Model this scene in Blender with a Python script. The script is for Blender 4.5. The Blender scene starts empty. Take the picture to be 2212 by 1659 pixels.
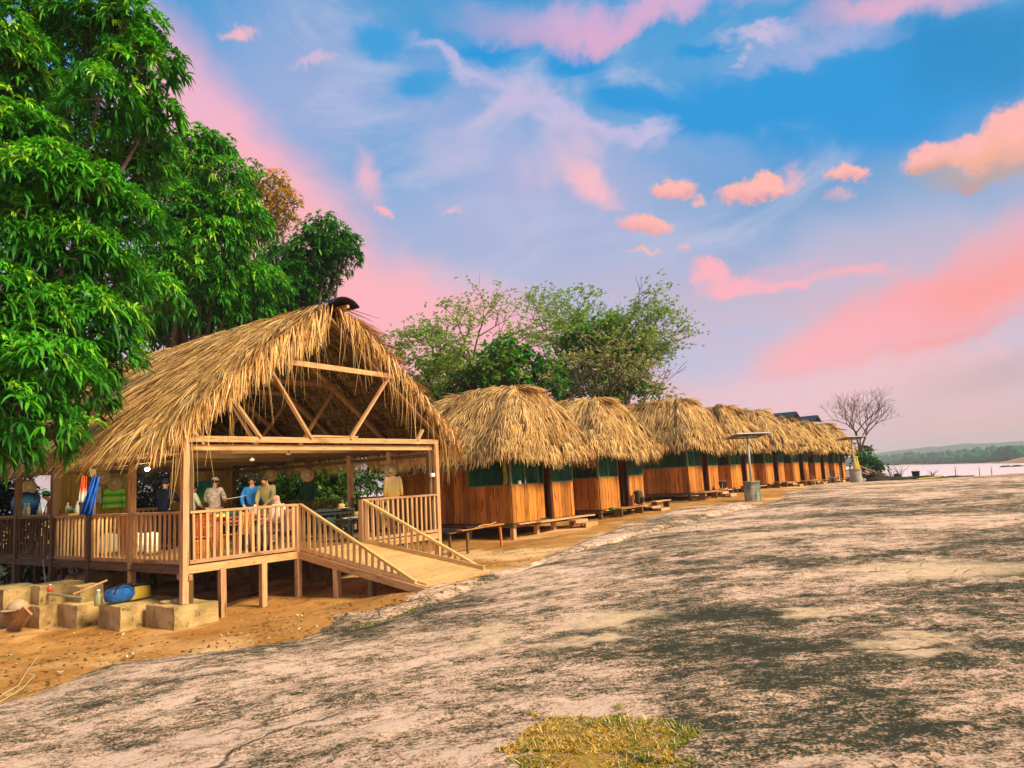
import bpy, bmesh, math, random
import numpy as np
from math import radians, sin, cos, pi, sqrt, atan2
from mathutils import Vector, Matrix

# ------------------------------------------------------------ camera
S = bpy.context.scene
COL = S.collection
F_, CX, CY = 1580.0, 1106.0, 829.5            # focal length and centre in units of a 2212 px wide frame
ROLL = math.atan(.0548)
PITCH = math.atan(207.5 * cos(ROLL) / F_)
CZ = 2.7
fwd = np.array([0, cos(PITCH), sin(PITCH)])
_up0 = np.array([0, -sin(PITCH), cos(PITCH)])
_X = np.array([1., 0, 0])
RT = cos(ROLL) * _X - sin(ROLL) * _up0
UP = sin(ROLL) * _X + cos(ROLL) * _up0
CAM = np.array([0, 0, CZ])
camd = bpy.data.cameras.new('camera')
cam = bpy.data.objects.new('camera', camd)
COL.objects.link(cam)
M = Matrix.Identity(4)
for i in range(3):
    M[i][0], M[i][1], M[i][2], M[i][3] = RT[i], UP[i], -fwd[i], CAM[i]
cam.matrix_world = M
camd.sensor_fit = 'HORIZONTAL'
camd.sensor_width = 36
camd.lens = F_ / 2212 * 36
camd.clip_start = .1
camd.clip_end = 20000
S.camera = cam

# ------------------------------------------------------------ colour management
S.view_settings.view_transform = 'Standard'
S.view_settings.look = 'None'
S.view_settings.exposure = 0.38
S.view_settings.gamma = 1.0
S.render.resolution_x, S.render.resolution_y = 1024, 768

SUN_EL, SUN_AZ = radians(38), atan2(.80, -.52)   # sun behind the camera's right shoulder

def ray(x, y): return fwd * F_ + RT * (x - CX) + UP * (CY - y)
def aty(x, y, Y):
    d = ray(x, y); return CAM + d * (Y / d[1])
def atz(x, y, z):
    d = ray(x, y); return CAM + d * ((z - CZ) / d[2])
def azel(x, y):
    d = ray(x, y); d = d / np.linalg.norm(d)
    return math.degrees(atan2(d[0], d[1])), math.degrees(math.asin(d[2]))

# ------------------------------------------------------------ world: evening sky
W = bpy.data.worlds.new('World'); S.world = W; W.use_nodes = True
nt = W.node_tree; nt.nodes.clear()
def N(t, **k):
    n = nt.nodes.new(t)
    for a, b in k.items(): setattr(n, a, b)
    return n
def L(a, b): nt.links.new(a, b)
def mth(op, a, b=None, c=None):
    n = N('ShaderNodeMath', operation=op)
    for i, q in enumerate((a, b, c)):
        if q is None: continue
        if isinstance(q, (int, float)): n.inputs[i].default_value = q
        else: L(q, n.inputs[i])
    return n.outputs[0]
def smooth(v, lo, hi):
    n = N('ShaderNodeMapRange', interpolation_type='SMOOTHSTEP')
    L(v, n.inputs[0])
    n.inputs[1].default_value = lo; n.inputs[2].default_value = hi
    return n.outputs[0]
tc = N('ShaderNodeTexCoord')
sep = N('ShaderNodeSeparateXYZ'); L(tc.outputs['Generated'], sep.inputs[0])
az = mth('MULTIPLY', mth('ARCTAN2', sep.outputs[0], sep.outputs[1]), 180 / pi)
el = mth('MULTIPLY', mth('ARCSINE', sep.outputs[2]), 180 / pi)
cmb = N('ShaderNodeCombineXYZ'); L(az, cmb.inputs[0]); L(el, cmb.inputs[1])
def warp(scale, detail, amp, dist=0.0, rough=.5):
    n = N('ShaderNodeTexNoise'); n.inputs['Scale'].default_value = scale
    n.inputs['Detail'].default_value = detail; n.inputs['Roughness'].default_value = rough
    n.inputs['Distortion'].default_value = dist
    L(tc.outputs['Generated'], n.inputs['Vector'])
    v = N('ShaderNodeVectorMath', operation='MULTIPLY_ADD')
    L(n.outputs['Color'], v.inputs[0]); v.inputs[1].default_value = (amp, amp, 0)
    v.inputs[2].default_value = (-amp / 2, -amp / 2, 0)
    a = N('ShaderNodeVectorMath', operation='ADD'); L(cmb.outputs[0], a.inputs[0]); L(v.outputs[0], a.inputs[1])
    return a.outputs[0]
W_BROAD = warp(3.0, 5, 16, .3)
W_WISP = warp(7.0, 7, 9, .6, .6)
W_CUM = warp(24.0, 9, 3.2, .2, .64)
W_CUMS = warp(48.0, 8, 2.1, .2, .66)
ramp = N('ShaderNodeValToRGB')
er = ramp.color_ramp
stops = [(0, (.78, .50, .50)), (6, (.82, .50, .55)), (10, (.66, .46, .56)), (16, (.42, .46, .67)), (21, (.27, .42, .69)),
         (26, (.12, .37, .68)), (31, (.05, .33, .67)), (42, (.04, .30, .62)), (90, (.03, .22, .5))]
while len(er.elements) < len(stops): er.elements.new(.5)
for e, (p, c) in zip(er.elements, stops): e.position = p / 90; e.color = (*c, 1)
sw = N('ShaderNodeSeparateXYZ'); L(W_BROAD, sw.inputs[0])
elw = mth('ADD', mth('MULTIPLY', el, .6), mth('MULTIPLY', sw.outputs[1], .4))
L(mth('DIVIDE', elw, 90), ramp.inputs[0])
sky = ramp.outputs[0]
def blob(cx, cy, rx, ry, rot, col, k=1., soft=.8, w=None, shade=None):
    global sky
    a0, e0 = azel(cx, cy)
    a1, e1 = azel(cx + 10, cy); a2, e2 = azel(cx, cy - 10)
    sx = math.hypot(a1 - a0, e1 - e0) / 10; sy = math.hypot(a2 - a0, e2 - e0) / 10
    tilt = math.degrees(atan2(e1 - e0, a1 - a0))
    m = N('ShaderNodeMapping', vector_type='TEXTURE')
    m.inputs['Location'].default_value = (a0, e0, 0)
    m.inputs['Rotation'].default_value = (0, 0, radians(tilt + rot))
    m.inputs['Scale'].default_value = (rx * sx, ry * sy, 1)
    L(w or W_BROAD, m.inputs['Vector'])
    ln = N('ShaderNodeVectorMath', operation='LENGTH'); L(m.outputs[0], ln.inputs[0])
    f = N('ShaderNodeMapRange', interpolation_type='SMOOTHSTEP')
    L(ln.outputs['Value'], f.inputs[0])
    f.inputs[1].default_value = 1 + soft * .5; f.inputs[2].default_value = 1 - soft
    f.inputs[3].default_value = 0; f.inputs[4].default_value = k
    mx = N('ShaderNodeMix', data_type='RGBA')
    L(f.outputs[0], mx.inputs['Factor']); L(sky, mx.inputs['A'])
    if shade:
        s2 = N('ShaderNodeSeparateXYZ'); L(m.outputs[0], s2.inputs[0])
        c2 = N('ShaderNodeMix', data_type='RGBA')
        L(smooth(s2.outputs[1], -.9, .5), c2.inputs['Factor'])
        c2.inputs['A'].default_value = (*shade, 1); c2.inputs['B'].default_value = (*col, 1)
        L(c2.outputs['Result'], mx.inputs['B'])
    else: mx.inputs['B'].default_value = (*col, 1)
    sky = mx.outputs['Result']
PK1 = (1, .44, .49); PK2 = (.86, .45, .60); SAL = (1, .33, .31); LAV = (.46, .43, .68); DB = (.0, .285, .66)
# lavender base, deep blue holes and veils
W_SOFT = warp(4.5, 9, 8, .5, .64)
blob(640, 200, 260, 220, 0, (.38, .43, .70), .7, .9)
blob(1830, 250, 430, 165, 14, (.0, .29, .68), 1, .6, W_SOFT)
blob(2110, 110, 230, 130, 10, (.0, .25, .56), .95, .8, W_SOFT)
blob(1250, 170, 420, 120, 0, (.07, .34, .68), .75, .8, W_SOFT)
blob(1750, 470, 420, 90, 5, (.17, .36, .62), .8, .9)
blob(1130, 470, 260, 130, 0, (.42, .44, .68), .7, .9)
blob(1080, 300, 330, 110, -15, (.42, .44, .70), .6, .9, W_WISP)
_n = N('ShaderNodeTexNoise'); _n.inputs['Scale'].default_value = 3.4; _n.inputs['Detail'].default_value = 9; _n.inputs['Roughness'].default_value = .62; _n.inputs['Distortion'].default_value = .9
_m = N('ShaderNodeMapping'); _m.inputs['Rotation'].default_value = (0, radians(-32), 0); _m.inputs['Scale'].default_value = (1, 1, 2.6); L(tc.outputs['Generated'], _m.inputs['Vector']); L(_m.outputs[0], _n.inputs['Vector'])
_f = mth('MULTIPLY', smooth(_n.outputs['Fac'], .46, .70), .85)
_x = N('ShaderNodeMix', data_type='RGBA'); L(_f, _x.inputs['Factor']); L(sky, _x.inputs['A']); _x.inputs['B'].default_value = (.48, .52, .73, 1); sky = _x.outputs['Result']
for q in ((904, 182, 80, 42, 0), (1058, 122, 95, 26, 8), (1250, 148, 90, 44, 0), (1360, 222, 85, 34, -20), (1480, 262, 110, 44, -25), (1640, 215, 250, 90, 8), (1930, 215, 260, 120, 16), (1519, 97, 70, 20, 8), (830, 60, 60, 40, 0)):
    blob(*q, (.0, .30, .70) if q[0] > 1000 else (.03, .33, .70), 1, .6, W_SOFT)
blob(2080, 120, 170, 110, 10, (.0, .25, .58), .9, .8, W_SOFT)
# pink washes
blob(430, 300, 170, 300, 35, PK2, .97, .5, W_SOFT)
blob(560, 500, 330, 190, -38, PK1, .97, .65, W_SOFT)
blob(900, 710, 380, 140, -14, PK1, .97, .5, W_SOFT)
blob(1340, 25, 330, 52, 4, (.66, .40, .64), .9, .8, W_WISP)
blob(1290, 60, 200, 30, 3, (.80, .40, .58), .6, .9, W_WISP)
blob(1930, 5, 190, 45, 12, (.78, .42, .58), .9, .8, W_SOFT)
blob(1630, 95, 85, 26, 5, (.60, .50, .72), .9, .8, W_WISP)
blob(1760, 110, 180, 34, 14, (.42, .44, .70), .7, .9, W_WISP)
blob(960, 140, 95, 26, -30, (.56, .50, .74), .75, .95, W_WISP)
blob(1040, 190, 85, 28, -20, (.56, .50, .74), .7, .95, W_WISP)
blob(1150, 210, 130, 34, -22, (.58, .50, .74), .8, .95, W_WISP)
blob(1300, 270, 140, 32, -14, (.60, .51, .74), .8, .95, W_WISP)
blob(1410, 280, 70, 26, 15, (.58, .52, .74), .8, .9, W_WISP)
blob(1080, 260, 90, 30, 25, (.58, .50, .72), .8, .9, W_SOFT)
blob(1000, 320, 110, 40, 15, (.52, .50, .72), .7, .9, W_WISP)
blob(1220, 320, 60, 70, 10, (.66, .50, .68), .8, .9, W_WISP)
blob(1275, 400, 75, 36, -30, (.94, .50, .56), .95, .8, W_CUM)
blob(1500, 330, 150, 40, 10, (.20, .38, .68), .7, .9, W_WISP)
blob(1640, 850, 480, 110, 0, (.90, .54, .60), .85, .9)
# salmon band at the right
blob(2010, 668, 420, 88, 25, (.98, .38, .42), .97, .6, W_SOFT)
blob(2160, 600, 250, 70, 26, SAL, .9, .8, W_SOFT)
blob(1800, 760, 190, 46, 22, (1, .42, .46), .85, .8, W_SOFT)
blob(2080, 720, 260, 12, 20, (1, .30, .26), .5, .9, W_SOFT)
blob(2190, 520, 130, 60, 34, (.82, .42, .48), .8, .9, W_SOFT)
blob(2170, 790, 200, 36, 12, (.62, .42, .46), .8, .8, W_SOFT)
blob(2150, 860, 260, 60, 12, (.62, .42, .44), .6, .9)
blob(2090, 870, 200, 22, 12, (.86, .46, .48), .5, .9, W_SOFT)
blob(2020, 960, 320, 50, 0, (.74, .49, .50), .6, .9)
blob(1535, 588, 52, 30, -25, (1, .43, .50), .97, .6, W_CUM)
blob(1590, 618, 75, 20, 8, (1, .43, .50), .95, .7, W_CUM)
blob(1690, 612, 85, 14, 14, (1, .43, .50), .9, .8, W_CUM)
blob(1850, 583, 95, 14, 6, (.98, .42, .48), .85, .9, W_CUM)
blob(1700, 580, 110, 16, 10, (.80, .42, .54), .5, .9, W_CUM)
blob(800, 385, 28, 60, 15, (.95, .48, .56), .75, .9, W_CUM)
blob(822, 458, 26, 10, -25, PK1, .9, .8, W_CUM)
blob(515, 72, 40, 15, 0, (.92, .48, .52), .9, .8, W_CUM)
blob(680, 132, 50, 13, 5, (.80, .50, .64), .6, .9, W_CUM)
blob(972, 455, 26, 10, 0, (.80, .50, .60), .7, .9, W_CUM)
# small cumulus row
CUM = (1, .47, .42); CUD = (.80, .36, .40)
blob(1455, 410, 54, 24, 0, CUM, 1, .35, W_CUMS, CUD)
blob(1395, 487, 60, 24, -8, CUM, 1, .35, W_CUMS, CUD)
blob(1630, 414, 88, 24, 5, CUM, 1, .35, W_CUMS, CUD)
blob(1650, 396, 46, 26, 0, CUM, 1, .4, W_CUMS)
blob(1715, 385, 26, 28, 0, (.85, .46, .52), .7, .8, W_CUMS)
blob(1832, 376, 50, 20, -3, CUM, 1, .35, W_CUMS, CUD)
blob(1508, 436, 18, 13, 0, CUM, .8, .7, W_CUMS)
blob(1392, 543, 38, 6, -3, CUM, .8, .8, W_CUMS)
blob(1475, 533, 16, 8, 0, CUM, .5, .8, W_CUMS)
blob(1812, 420, 34, 12, 0, (.75, .42, .50), .7, .8, W_CUMS)
# large cumulus at the right edge
blob(2140, 372, 150, 34, 12, (.52, .36, .30), .85, .8, W_CUM)
blob(2090, 405, 36, 16, 20, (.55, .33, .32), .8, .7, W_CUM)
blob(2010, 348, 66, 36, 8, CUM, 1, .35, W_CUM, (.66, .36, .28))
blob(2110, 322, 80, 36, 12, CUM, 1, .35, W_CUM, (.85, .42, .30))
blob(2185, 272, 66, 52, 20, CUM, 1, .35, W_CUM, (.95, .45, .34))
blob(2260, 270, 90, 70, 0, CUM, 1, .35, W_CUM)
blob(2180, 335, 110, 26, 14, (.95, .42, .28), .8, .8, W_CUM)
# below the horizon: plain earth tone
gm = N('ShaderNodeMix', data_type='RGBA'); L(smooth(el, -1.5, -.2), gm.inputs['Factor'])
gm.inputs['A'].default_value = (.16, .11, .08, 1); L(sky, gm.inputs['B'])
bg = N('ShaderNodeBackground'); L(gm.outputs['Result'], bg.inputs[0]); bg.inputs[1].default_value = 0.78
st = N('ShaderNodeTexSky'); st.sky_type = 'NISHITA'; st.sun_disc = False
st.sun_elevation = SUN_EL; st.sun_rotation = SUN_AZ
bg2 = N('ShaderNodeBackground'); L(st.outputs[0], bg2.inputs[0]); bg2.inputs[1].default_value = 0.004
ad = N('ShaderNodeAddShader'); L(bg.outputs[0], ad.inputs[0]); L(bg2.outputs[0], ad.inputs[1])
wo = N('ShaderNodeOutputWorld'); L(ad.outputs[0], wo.inputs[0])

sd = bpy.data.lights.new('evening_sun', 'SUN'); sd.energy = 4.8; sd.angle = radians(16); sd.color = (1, .83, .52)
so = bpy.data.objects.new('evening_sun', sd); COL.objects.link(so)
sv = Vector((sin(SUN_AZ) * cos(SUN_EL), cos(SUN_AZ) * cos(SUN_EL), sin(SUN_EL)))
so.rotation_euler = sv.to_track_quat('Z', 'Y').to_euler()
so.location = (20, -10, 20)

# ------------------------------------------------------------ materials
def mat(name, rough=.8, spec=.3):
    global nt
    m = bpy.data.materials.new(name); m.use_nodes = True
    nt = m.node_tree; nt.nodes.clear()
    b = N('ShaderNodeBsdfPrincipled'); o = N('ShaderNodeOutputMaterial'); L(b.outputs[0], o.inputs[0])
    b.inputs['Roughness'].default_value = rough
    b.inputs['Specular IOR Level'].default_value = spec
    return m, b
def noise(vec, scale, detail=4, rough=.55, dist=0):
    n = N('ShaderNodeTexNoise'); n.inputs['Scale'].default_value = scale; n.inputs['Detail'].default_value = detail
    n.inputs['Roughness'].default_value = rough; n.inputs['Distortion'].default_value = dist
    if vec is not None: L(vec, n.inputs['Vector'])
    return n.outputs['Fac']
def mix(f, a, b, blend='MIX'):
    n = N('ShaderNodeMix', data_type='RGBA', blend_type=blend)
    if isinstance(f, (int, float)): n.inputs['Factor'].default_value = f
    else: L(f, n.inputs['Factor'])
    for s, q in (('A', a), ('B', b)):
        if isinstance(q, tuple): n.inputs[s].default_value = (*q, 1) if len(q) == 3 else q
        else: L(q, n.inputs[s])
    return n.outputs['Result']
def mapv(vec, scale=(1, 1, 1), rot=(0, 0, 0)):
    n = N('ShaderNodeMapping'); n.inputs['Scale'].default_value = scale; n.inputs['Rotation'].default_value = rot
    L(vec, n.inputs['Vector']); return n.outputs[0]
def bump(b, h, strength=.5, dist=.02):
    n = N('ShaderNodeBump'); n.inputs['Strength'].default_value = strength; n.inputs['Distance'].default_value = dist
    L(h, n.inputs['Height']); L(n.outputs[0], b.inputs['Normal'])
def attr(name='Col'):
    n = N('ShaderNodeAttribute'); n.attribute_name = name; return n.outputs['Color']
def objc(): return N('ShaderNodeTexCoord').outputs['Object']
def uvc(): return N('ShaderNodeTexCoord').outputs['UV']

def wood(name, c1, c2, dark, k=.6):
    m, b = mat(name, .75, .25)
    uv = uvc(); g = noise(mapv(uv, (1.2, 22, 1)), 1.6, 5, .6, .4)
    g2 = noise(mapv(uv, (.9, 5, 1)), 1.5, 3, .5, .3)
    c = mix(smooth(g, .3, .7), c1, c2)
    c = mix(mth('MULTIPLY', smooth(g2, .52, .75), k), c, dark)
    c = mix(1.0, c, attr(), 'MULTIPLY')
    kn = noise(mapv(uv, (3.2, 9, 1)), 2.2, 1, .3, 0); c = mix(mth('MULTIPLY', smooth(kn, .70, .76), .7), c, dark)     # knots and water stains
    c = mix(mth('MULTIPLY', smooth(noise(objc(), 1.1, 4, .6), .5, .72), .35), c, mix(1.0, c, (.55, .55, .50), 'MULTIPLY'))
    oi = N('ShaderNodeObjectInfo'); rr = N('ShaderNodeMapRange'); L(oi.outputs['Random'], rr.inputs[0]); rr.inputs[3].default_value = .82; rr.inputs[4].default_value = 1.10
    vm = N('ShaderNodeVectorMath', operation='SCALE'); L(c, vm.inputs[0]); L(rr.outputs[0], vm.inputs['Scale']); c = vm.outputs[0]
    L(c, b.inputs['Base Color']); bump(b, g, .6, .008)
    return m
def tinted(name, rough=.8, spec=.2, nz=0, ns=8):
    m, b = mat(name, rough, spec)
    c = attr()
    if nz: c = mix(mth('MULTIPLY', smooth(noise(objc(), ns, 5), .35, .65), nz), c, mix(1.0, c, (.45, .45, .45), 'MULTIPLY'))
    L(c, b.inputs['Base Color']); return m
def plain(name, col, rough=.6, spec=.3, var=.25, ns=6):
    m, b = mat(name, rough, spec)
    d = tuple(x * (1 - var) for x in col)
    L(mix(smooth(noise(objc(), ns, 5), .3, .7), d, col), b.inputs['Base Color']); return m
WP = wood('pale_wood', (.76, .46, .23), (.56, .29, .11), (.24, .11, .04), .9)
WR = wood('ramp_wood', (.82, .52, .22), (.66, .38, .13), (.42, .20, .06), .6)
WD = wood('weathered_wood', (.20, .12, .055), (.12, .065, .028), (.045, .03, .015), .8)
WO = wood('cabin_wood', (.70, .27, .045), (.46, .145, .022), (.13, .04, .012), .9)
WM = wood('mid_wood', (.36, .20, .08), (.26, .13, .045), (.11, .06, .02), .8)
WY = wood('yellow_board_wood', (.60, .38, .07), (.44, .25, .04), (.16, .09, .02), .7)
THM = None
m, b = mat('thatch_leaf', .85, .1); L(attr(), b.inputs['Base Color']); THM = m
m, b = mat('thatch_mat', .95, .05)
L(mix(smooth(noise(mapv(objc(), (3, 3, 3)), 6, 5), .35, .65), (.055, .028, .012), (.16, .085, .03)), b.inputs['Base Color']); THB = m
m, b = mat('leaf', .5, .35); L(attr(), b.inputs['Base Color'])
tr = N('ShaderNodeBsdfTranslucent'); L(mix(1.0, attr(), (1.3, 1.4, .5), 'MULTIPLY'), tr.inputs[0])
ms = N('ShaderNodeMixShader'); ms.inputs[0].default_value = .22; L(b.outputs[0], ms.inputs[1]); L(tr.outputs[0], ms.inputs[2])
for n in nt.nodes:
    if n.type == 'OUTPUT_MATERIAL': L(ms.outputs[0], n.inputs[0])
LEAF = m
m, b = mat('bark', .9, .1); g = noise(mapv(objc(), (8, 8, 2)), 3, 5)
L(mix(smooth(g, .3, .7), (.06, .045, .035), (.20, .155, .12)), b.inputs['Base Color']); bump(b, g, .6, .02); BARK = m
CLOTH = tinted('cloth', .9, .1, .35, 14)
PLASTIC = tinted('plastic', .4, .4, .15, 10)
SKIN = plain('skin', (.50, .25, .15), .6, .3, .12)
SKINL = plain('pale_skin', (.72, .36, .26), .6, .3, .12)
HAIR = plain('hair', (.02, .015, .012), .7)
STRAW = plain('straw', (.72, .52, .26), .85, .1, .2, 30)
METAL = plain('dull_metal', (.48, .47, .43), .45, .5, .2)
DARKM = plain('dark_metal', (.03, .035, .04), .5, .4, .4)
BLACKB = plain('black_cloth', (.018, .018, .022), .7, .2, .4)
MESHG = None
m, b = mat('green_mosquito_mesh', .8, .1)
L(mix(smooth(noise(objc(), 1.3, 3), .35, .65), (.008, .060, .040), (.015, .15, .095)), b.inputs['Base Color'])
t = N('ShaderNodeBsdfTransparent'); ms = N('ShaderNodeMixShader'); ms.inputs[0].default_value = .22
L(b.outputs[0], ms.inputs[1]); L(t.outputs[0], ms.inputs[2])
for n in nt.nodes:
    if n.type == 'OUTPUT_MATERIAL': L(ms.outputs[0], n.inputs[0])
MESHG = m
m, b = mat('stone_block', .9, .15); o = objc()
c = mix(smooth(noise(o, 1.7, 5), .38, .62), (.66, .45, .20), (.38, .26, .10))
c = mix(mth('MULTIPLY', smooth(noise(o, 7, 6, .7), .56, .68), .8), c, (.10, .08, .04))
c = mix(smooth(noise(o, 2.3, 4), .60, .72), c, (.13, .14, .04))
L(c, b.inputs['Base Color']); bump(b, noise(o, 12, 8, .7), .9, .04); STONE = m
m, b = mat('concrete', .9, .15); o = objc()
c = mix(smooth(noise(mapv(o, (3, 3, .7)), 1.6, 5), .40, .60), (.42, .38, .29), (.13, .19, .14))
L(c, b.inputs['Base Color']); bump(b, noise(o, 14, 6), .4, .02); CONC = m
# granite: pale pink stone, brown weathering and dark grey-green lichen, in streaks and flecks
m, b = mat('granite_rock', .9, .15); o = objc()
st_ = mapv(o, (.75, 1.15, 1), (0, 0, radians(-14)))
big = noise(st_, .42, 5, .6, .5)
med = noise(st_, 2.2, 7, .68, .4)
fin = noise(mapv(o, (.8, 1.3, 1)), 11, 8, .78)
vf = noise(o, 48, 5, .75)
def rockspots(L_):
    "soft-edged weathered patches at places on the slab (metres)"
    r = None; wn = N('ShaderNodeTexNoise'); wn.inputs['Scale'].default_value = 1.8; wn.inputs['Detail'].default_value = 7; wn.inputs['Roughness'].default_value = .65; L(o, wn.inputs['Vector'])
    wv = N('ShaderNodeVectorMath', operation='MULTIPLY_ADD'); L(wn.outputs['Color'], wv.inputs[0]); wv.inputs[1].default_value = (1.6, 1.6, 0); L(o, wv.inputs[2])
    for px, py, z, rx, ry, rot in L_:
        q = atz(px, py, z); mp = N('ShaderNodeMapping', vector_type='TEXTURE'); mp.inputs['Location'].default_value = (q[0] + .8, q[1] + .8, 0); mp.inputs['Rotation'].default_value = (0, 0, radians(rot)); mp.inputs['Scale'].default_value = (rx, ry, 1e3)
        L(wv.outputs[0], mp.inputs['Vector']); ln = N('ShaderNodeVectorMath', operation='LENGTH'); L(mp.outputs[0], ln.inputs[0])
        f_ = N('ShaderNodeMapRange', interpolation_type='SMOOTHSTEP'); L(ln.outputs['Value'], f_.inputs[0]); f_.inputs[1].default_value = 1.35; f_.inputs[2].default_value = .35
        r = f_.outputs[0] if r is None else mth('MAXIMUM', r, f_.outputs[0])
    return r
wornm = rockspots(((1060, 1400, 1.0, .42, .30, 0), (1310, 1335, 1.2, .65, .40, 10), (1050, 1372, 1.0, .35, .2, 0), (2010, 1240, 1.25, 1.1, .8, 0), (1960, 1402, 1.2, .42, .32, 0), (1745, 1330, 1.2, .35, .22, 0), (1290, 1395, 1.1, .35, .2, 0), (1650, 1160, 1.3, 1.6, .5, 0), (1980, 1047, 1.33, 4.5, 1.0, 8)))
darkm = rockspots(((900, 1360, .75, 2.2, .55, 45), (1040, 1310, .9, 1.8, .6, 45), (1640, 1330, 1.2, 1.5, .9, 0), (1560, 1420, 1.2, 1.2, .7, 0), (2120, 1200, 1.3, 3.0, 1.4, 0), (2180, 1410, 1.2, .8, .6, 0), (1900, 1560, 1.15, .5, .35, 0), (1560, 1500, 1.15, .6, .35, 0), (330, 1590, .85, .9, .3, 20), (1990, 1100, 1.35, 4, 2, 0)))
k = mth('ADD', mth('ADD', mth('MULTIPLY', smooth(big, .36, .64), .56), mth('MULTIPLY', smooth(med, .34, .66), .60)), mth('ADD', mth('MULTIPLY', smooth(fin, .30, .70), .85), mth('MULTIPLY', smooth(vf, .34, .66), .78)))
k = mth('ADD', k, mth('MULTIPLY', darkm, .24))
rp = N('ShaderNodeValToRGB'); e = rp.color_ramp.elements
for _ in range(3): e.new(.5)
for q, (pp, cc) in zip(e, ((0, (1.0, .68, .48)), (.26, (.95, .55, .37)), (.50, (.56, .35, .20)), (.72, (.24, .17, .09)), (1, (.055, .055, .032)))): q.position = pp; q.color = (*cc, 1)
rr_ = N('ShaderNodeMapRange'); L(k, rr_.inputs[0]); rr_.inputs[1].default_value = .95; rr_.inputs[2].default_value = 1.86; L(rr_.outputs[0], rp.inputs[0])
c = mix(mth('MULTIPLY', wornm, .9), rp.outputs[0], mix(smooth(fin, .35, .6), (1.0, .74, .45), (.90, .56, .32)))
L(c, b.inputs['Base Color'])
lay = noise(mapv(o, (.5, .9, 1), (0, 0, radians(20))), .55, 6, .62, .3)        # exfoliation layers: low steps along contours
fr = mth('FRACT', mth('MULTIPLY', lay, 9)); stp = smooth(fr, .0, .10)
vo = N('ShaderNodeTexVoronoi', feature='DISTANCE_TO_EDGE'); vo.inputs['Scale'].default_value = .42
_w = N('ShaderNodeVectorMath', operation='MULTIPLY_ADD'); _q = N('ShaderNodeTexNoise'); _q.inputs['Scale'].default_value = 1.6; _q.inputs['Detail'].default_value = 6; L(o, _q.inputs['Vector']); L(_q.outputs['Color'], _w.inputs[0]); _w.inputs[1].default_value = (.9, .9, .9); L(o, _w.inputs[2]); L(_w.outputs[0], vo.inputs['Vector'])
crk = mth('MULTIPLY', mth('SUBTRACT', 1.0, smooth(vo.outputs['Distance'], .0, .012)), smooth(noise(o, .5, 3), .56, .66))
c2_ = mix(mth('MULTIPLY', crk, .85), c, (.05, .035, .02))
c2_ = mix(mth('MULTIPLY', mth('SUBTRACT', 1.0, smooth(fr, .0, .05)), .35), c2_, (.12, .08, .045))
L(c2_, b.inputs['Base Color'])
hh = mth('ADD', mth('MULTIPLY', fin, .9), mth('ADD', mth('MULTIPLY', med, .35), mth('MULTIPLY', vf, .5)))
bump(b, mth('SUBTRACT', mth('ADD', hh, mth('MULTIPLY', stp, .45)), mth('MULTIPLY', crk, .9)), 1.0, .035); ROCK = m
m, b = mat('orange_dirt', .95, .1); o = objc()
c = mix(smooth(noise(o, .55, 5, .6, .4), .36, .64), (.58, .28, .08), (.42, .18, .040))
c = mix(smooth(noise(o, 2.6, 7, .7), .50, .68), c, (.28, .13, .03))
c = mix(smooth(noise(o, .33, 4), .48, .64), c, (.84, .50, .22))
c = mix(smooth(noise(o, 22, 5, .7), .62, .72), c, (.78, .50, .26))
c = mix(mth('MULTIPLY', smooth(noise(o, .9, 6, .65), .58, .66), .6), c, (.14, .13, .03))
L(c, b.inputs['Base Color']); bump(b, mth('ADD', noise(o, 3, 6, .7), mth('MULTIPLY', noise(o, 30, 4), .3)), .8, .06); DIRT = m
m, b = mat('river_water', .12, .5); o = objc()
b.inputs['Base Color'].default_value = (.95, .70, .68, 1)
b.inputs['Roughness'].default_value = .38
bump(b, noise(mapv(o, (.08, .35, 1)), 1.0, 4), .03, .02); WATER = m
m, b = mat('far_foliage', .9, .1); o = objc()
L(mix(smooth(noise(o, .12, 6, .7), .35, .65), (.008, .085, .055), (.025, .16, .09)), b.inputs['Base Color']); FARF = m
m, b = mat('bulb_lit', .3); b.inputs['Emission Color'].default_value = (1, 1, .8, 1); b.inputs['Emission Strength'].default_value = 120; LIT = m
m, b = mat('bulb_glass', .2, .5); b.inputs['Base Color'].default_value = (.8, .75, .65, 1); GLASS = m

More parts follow.
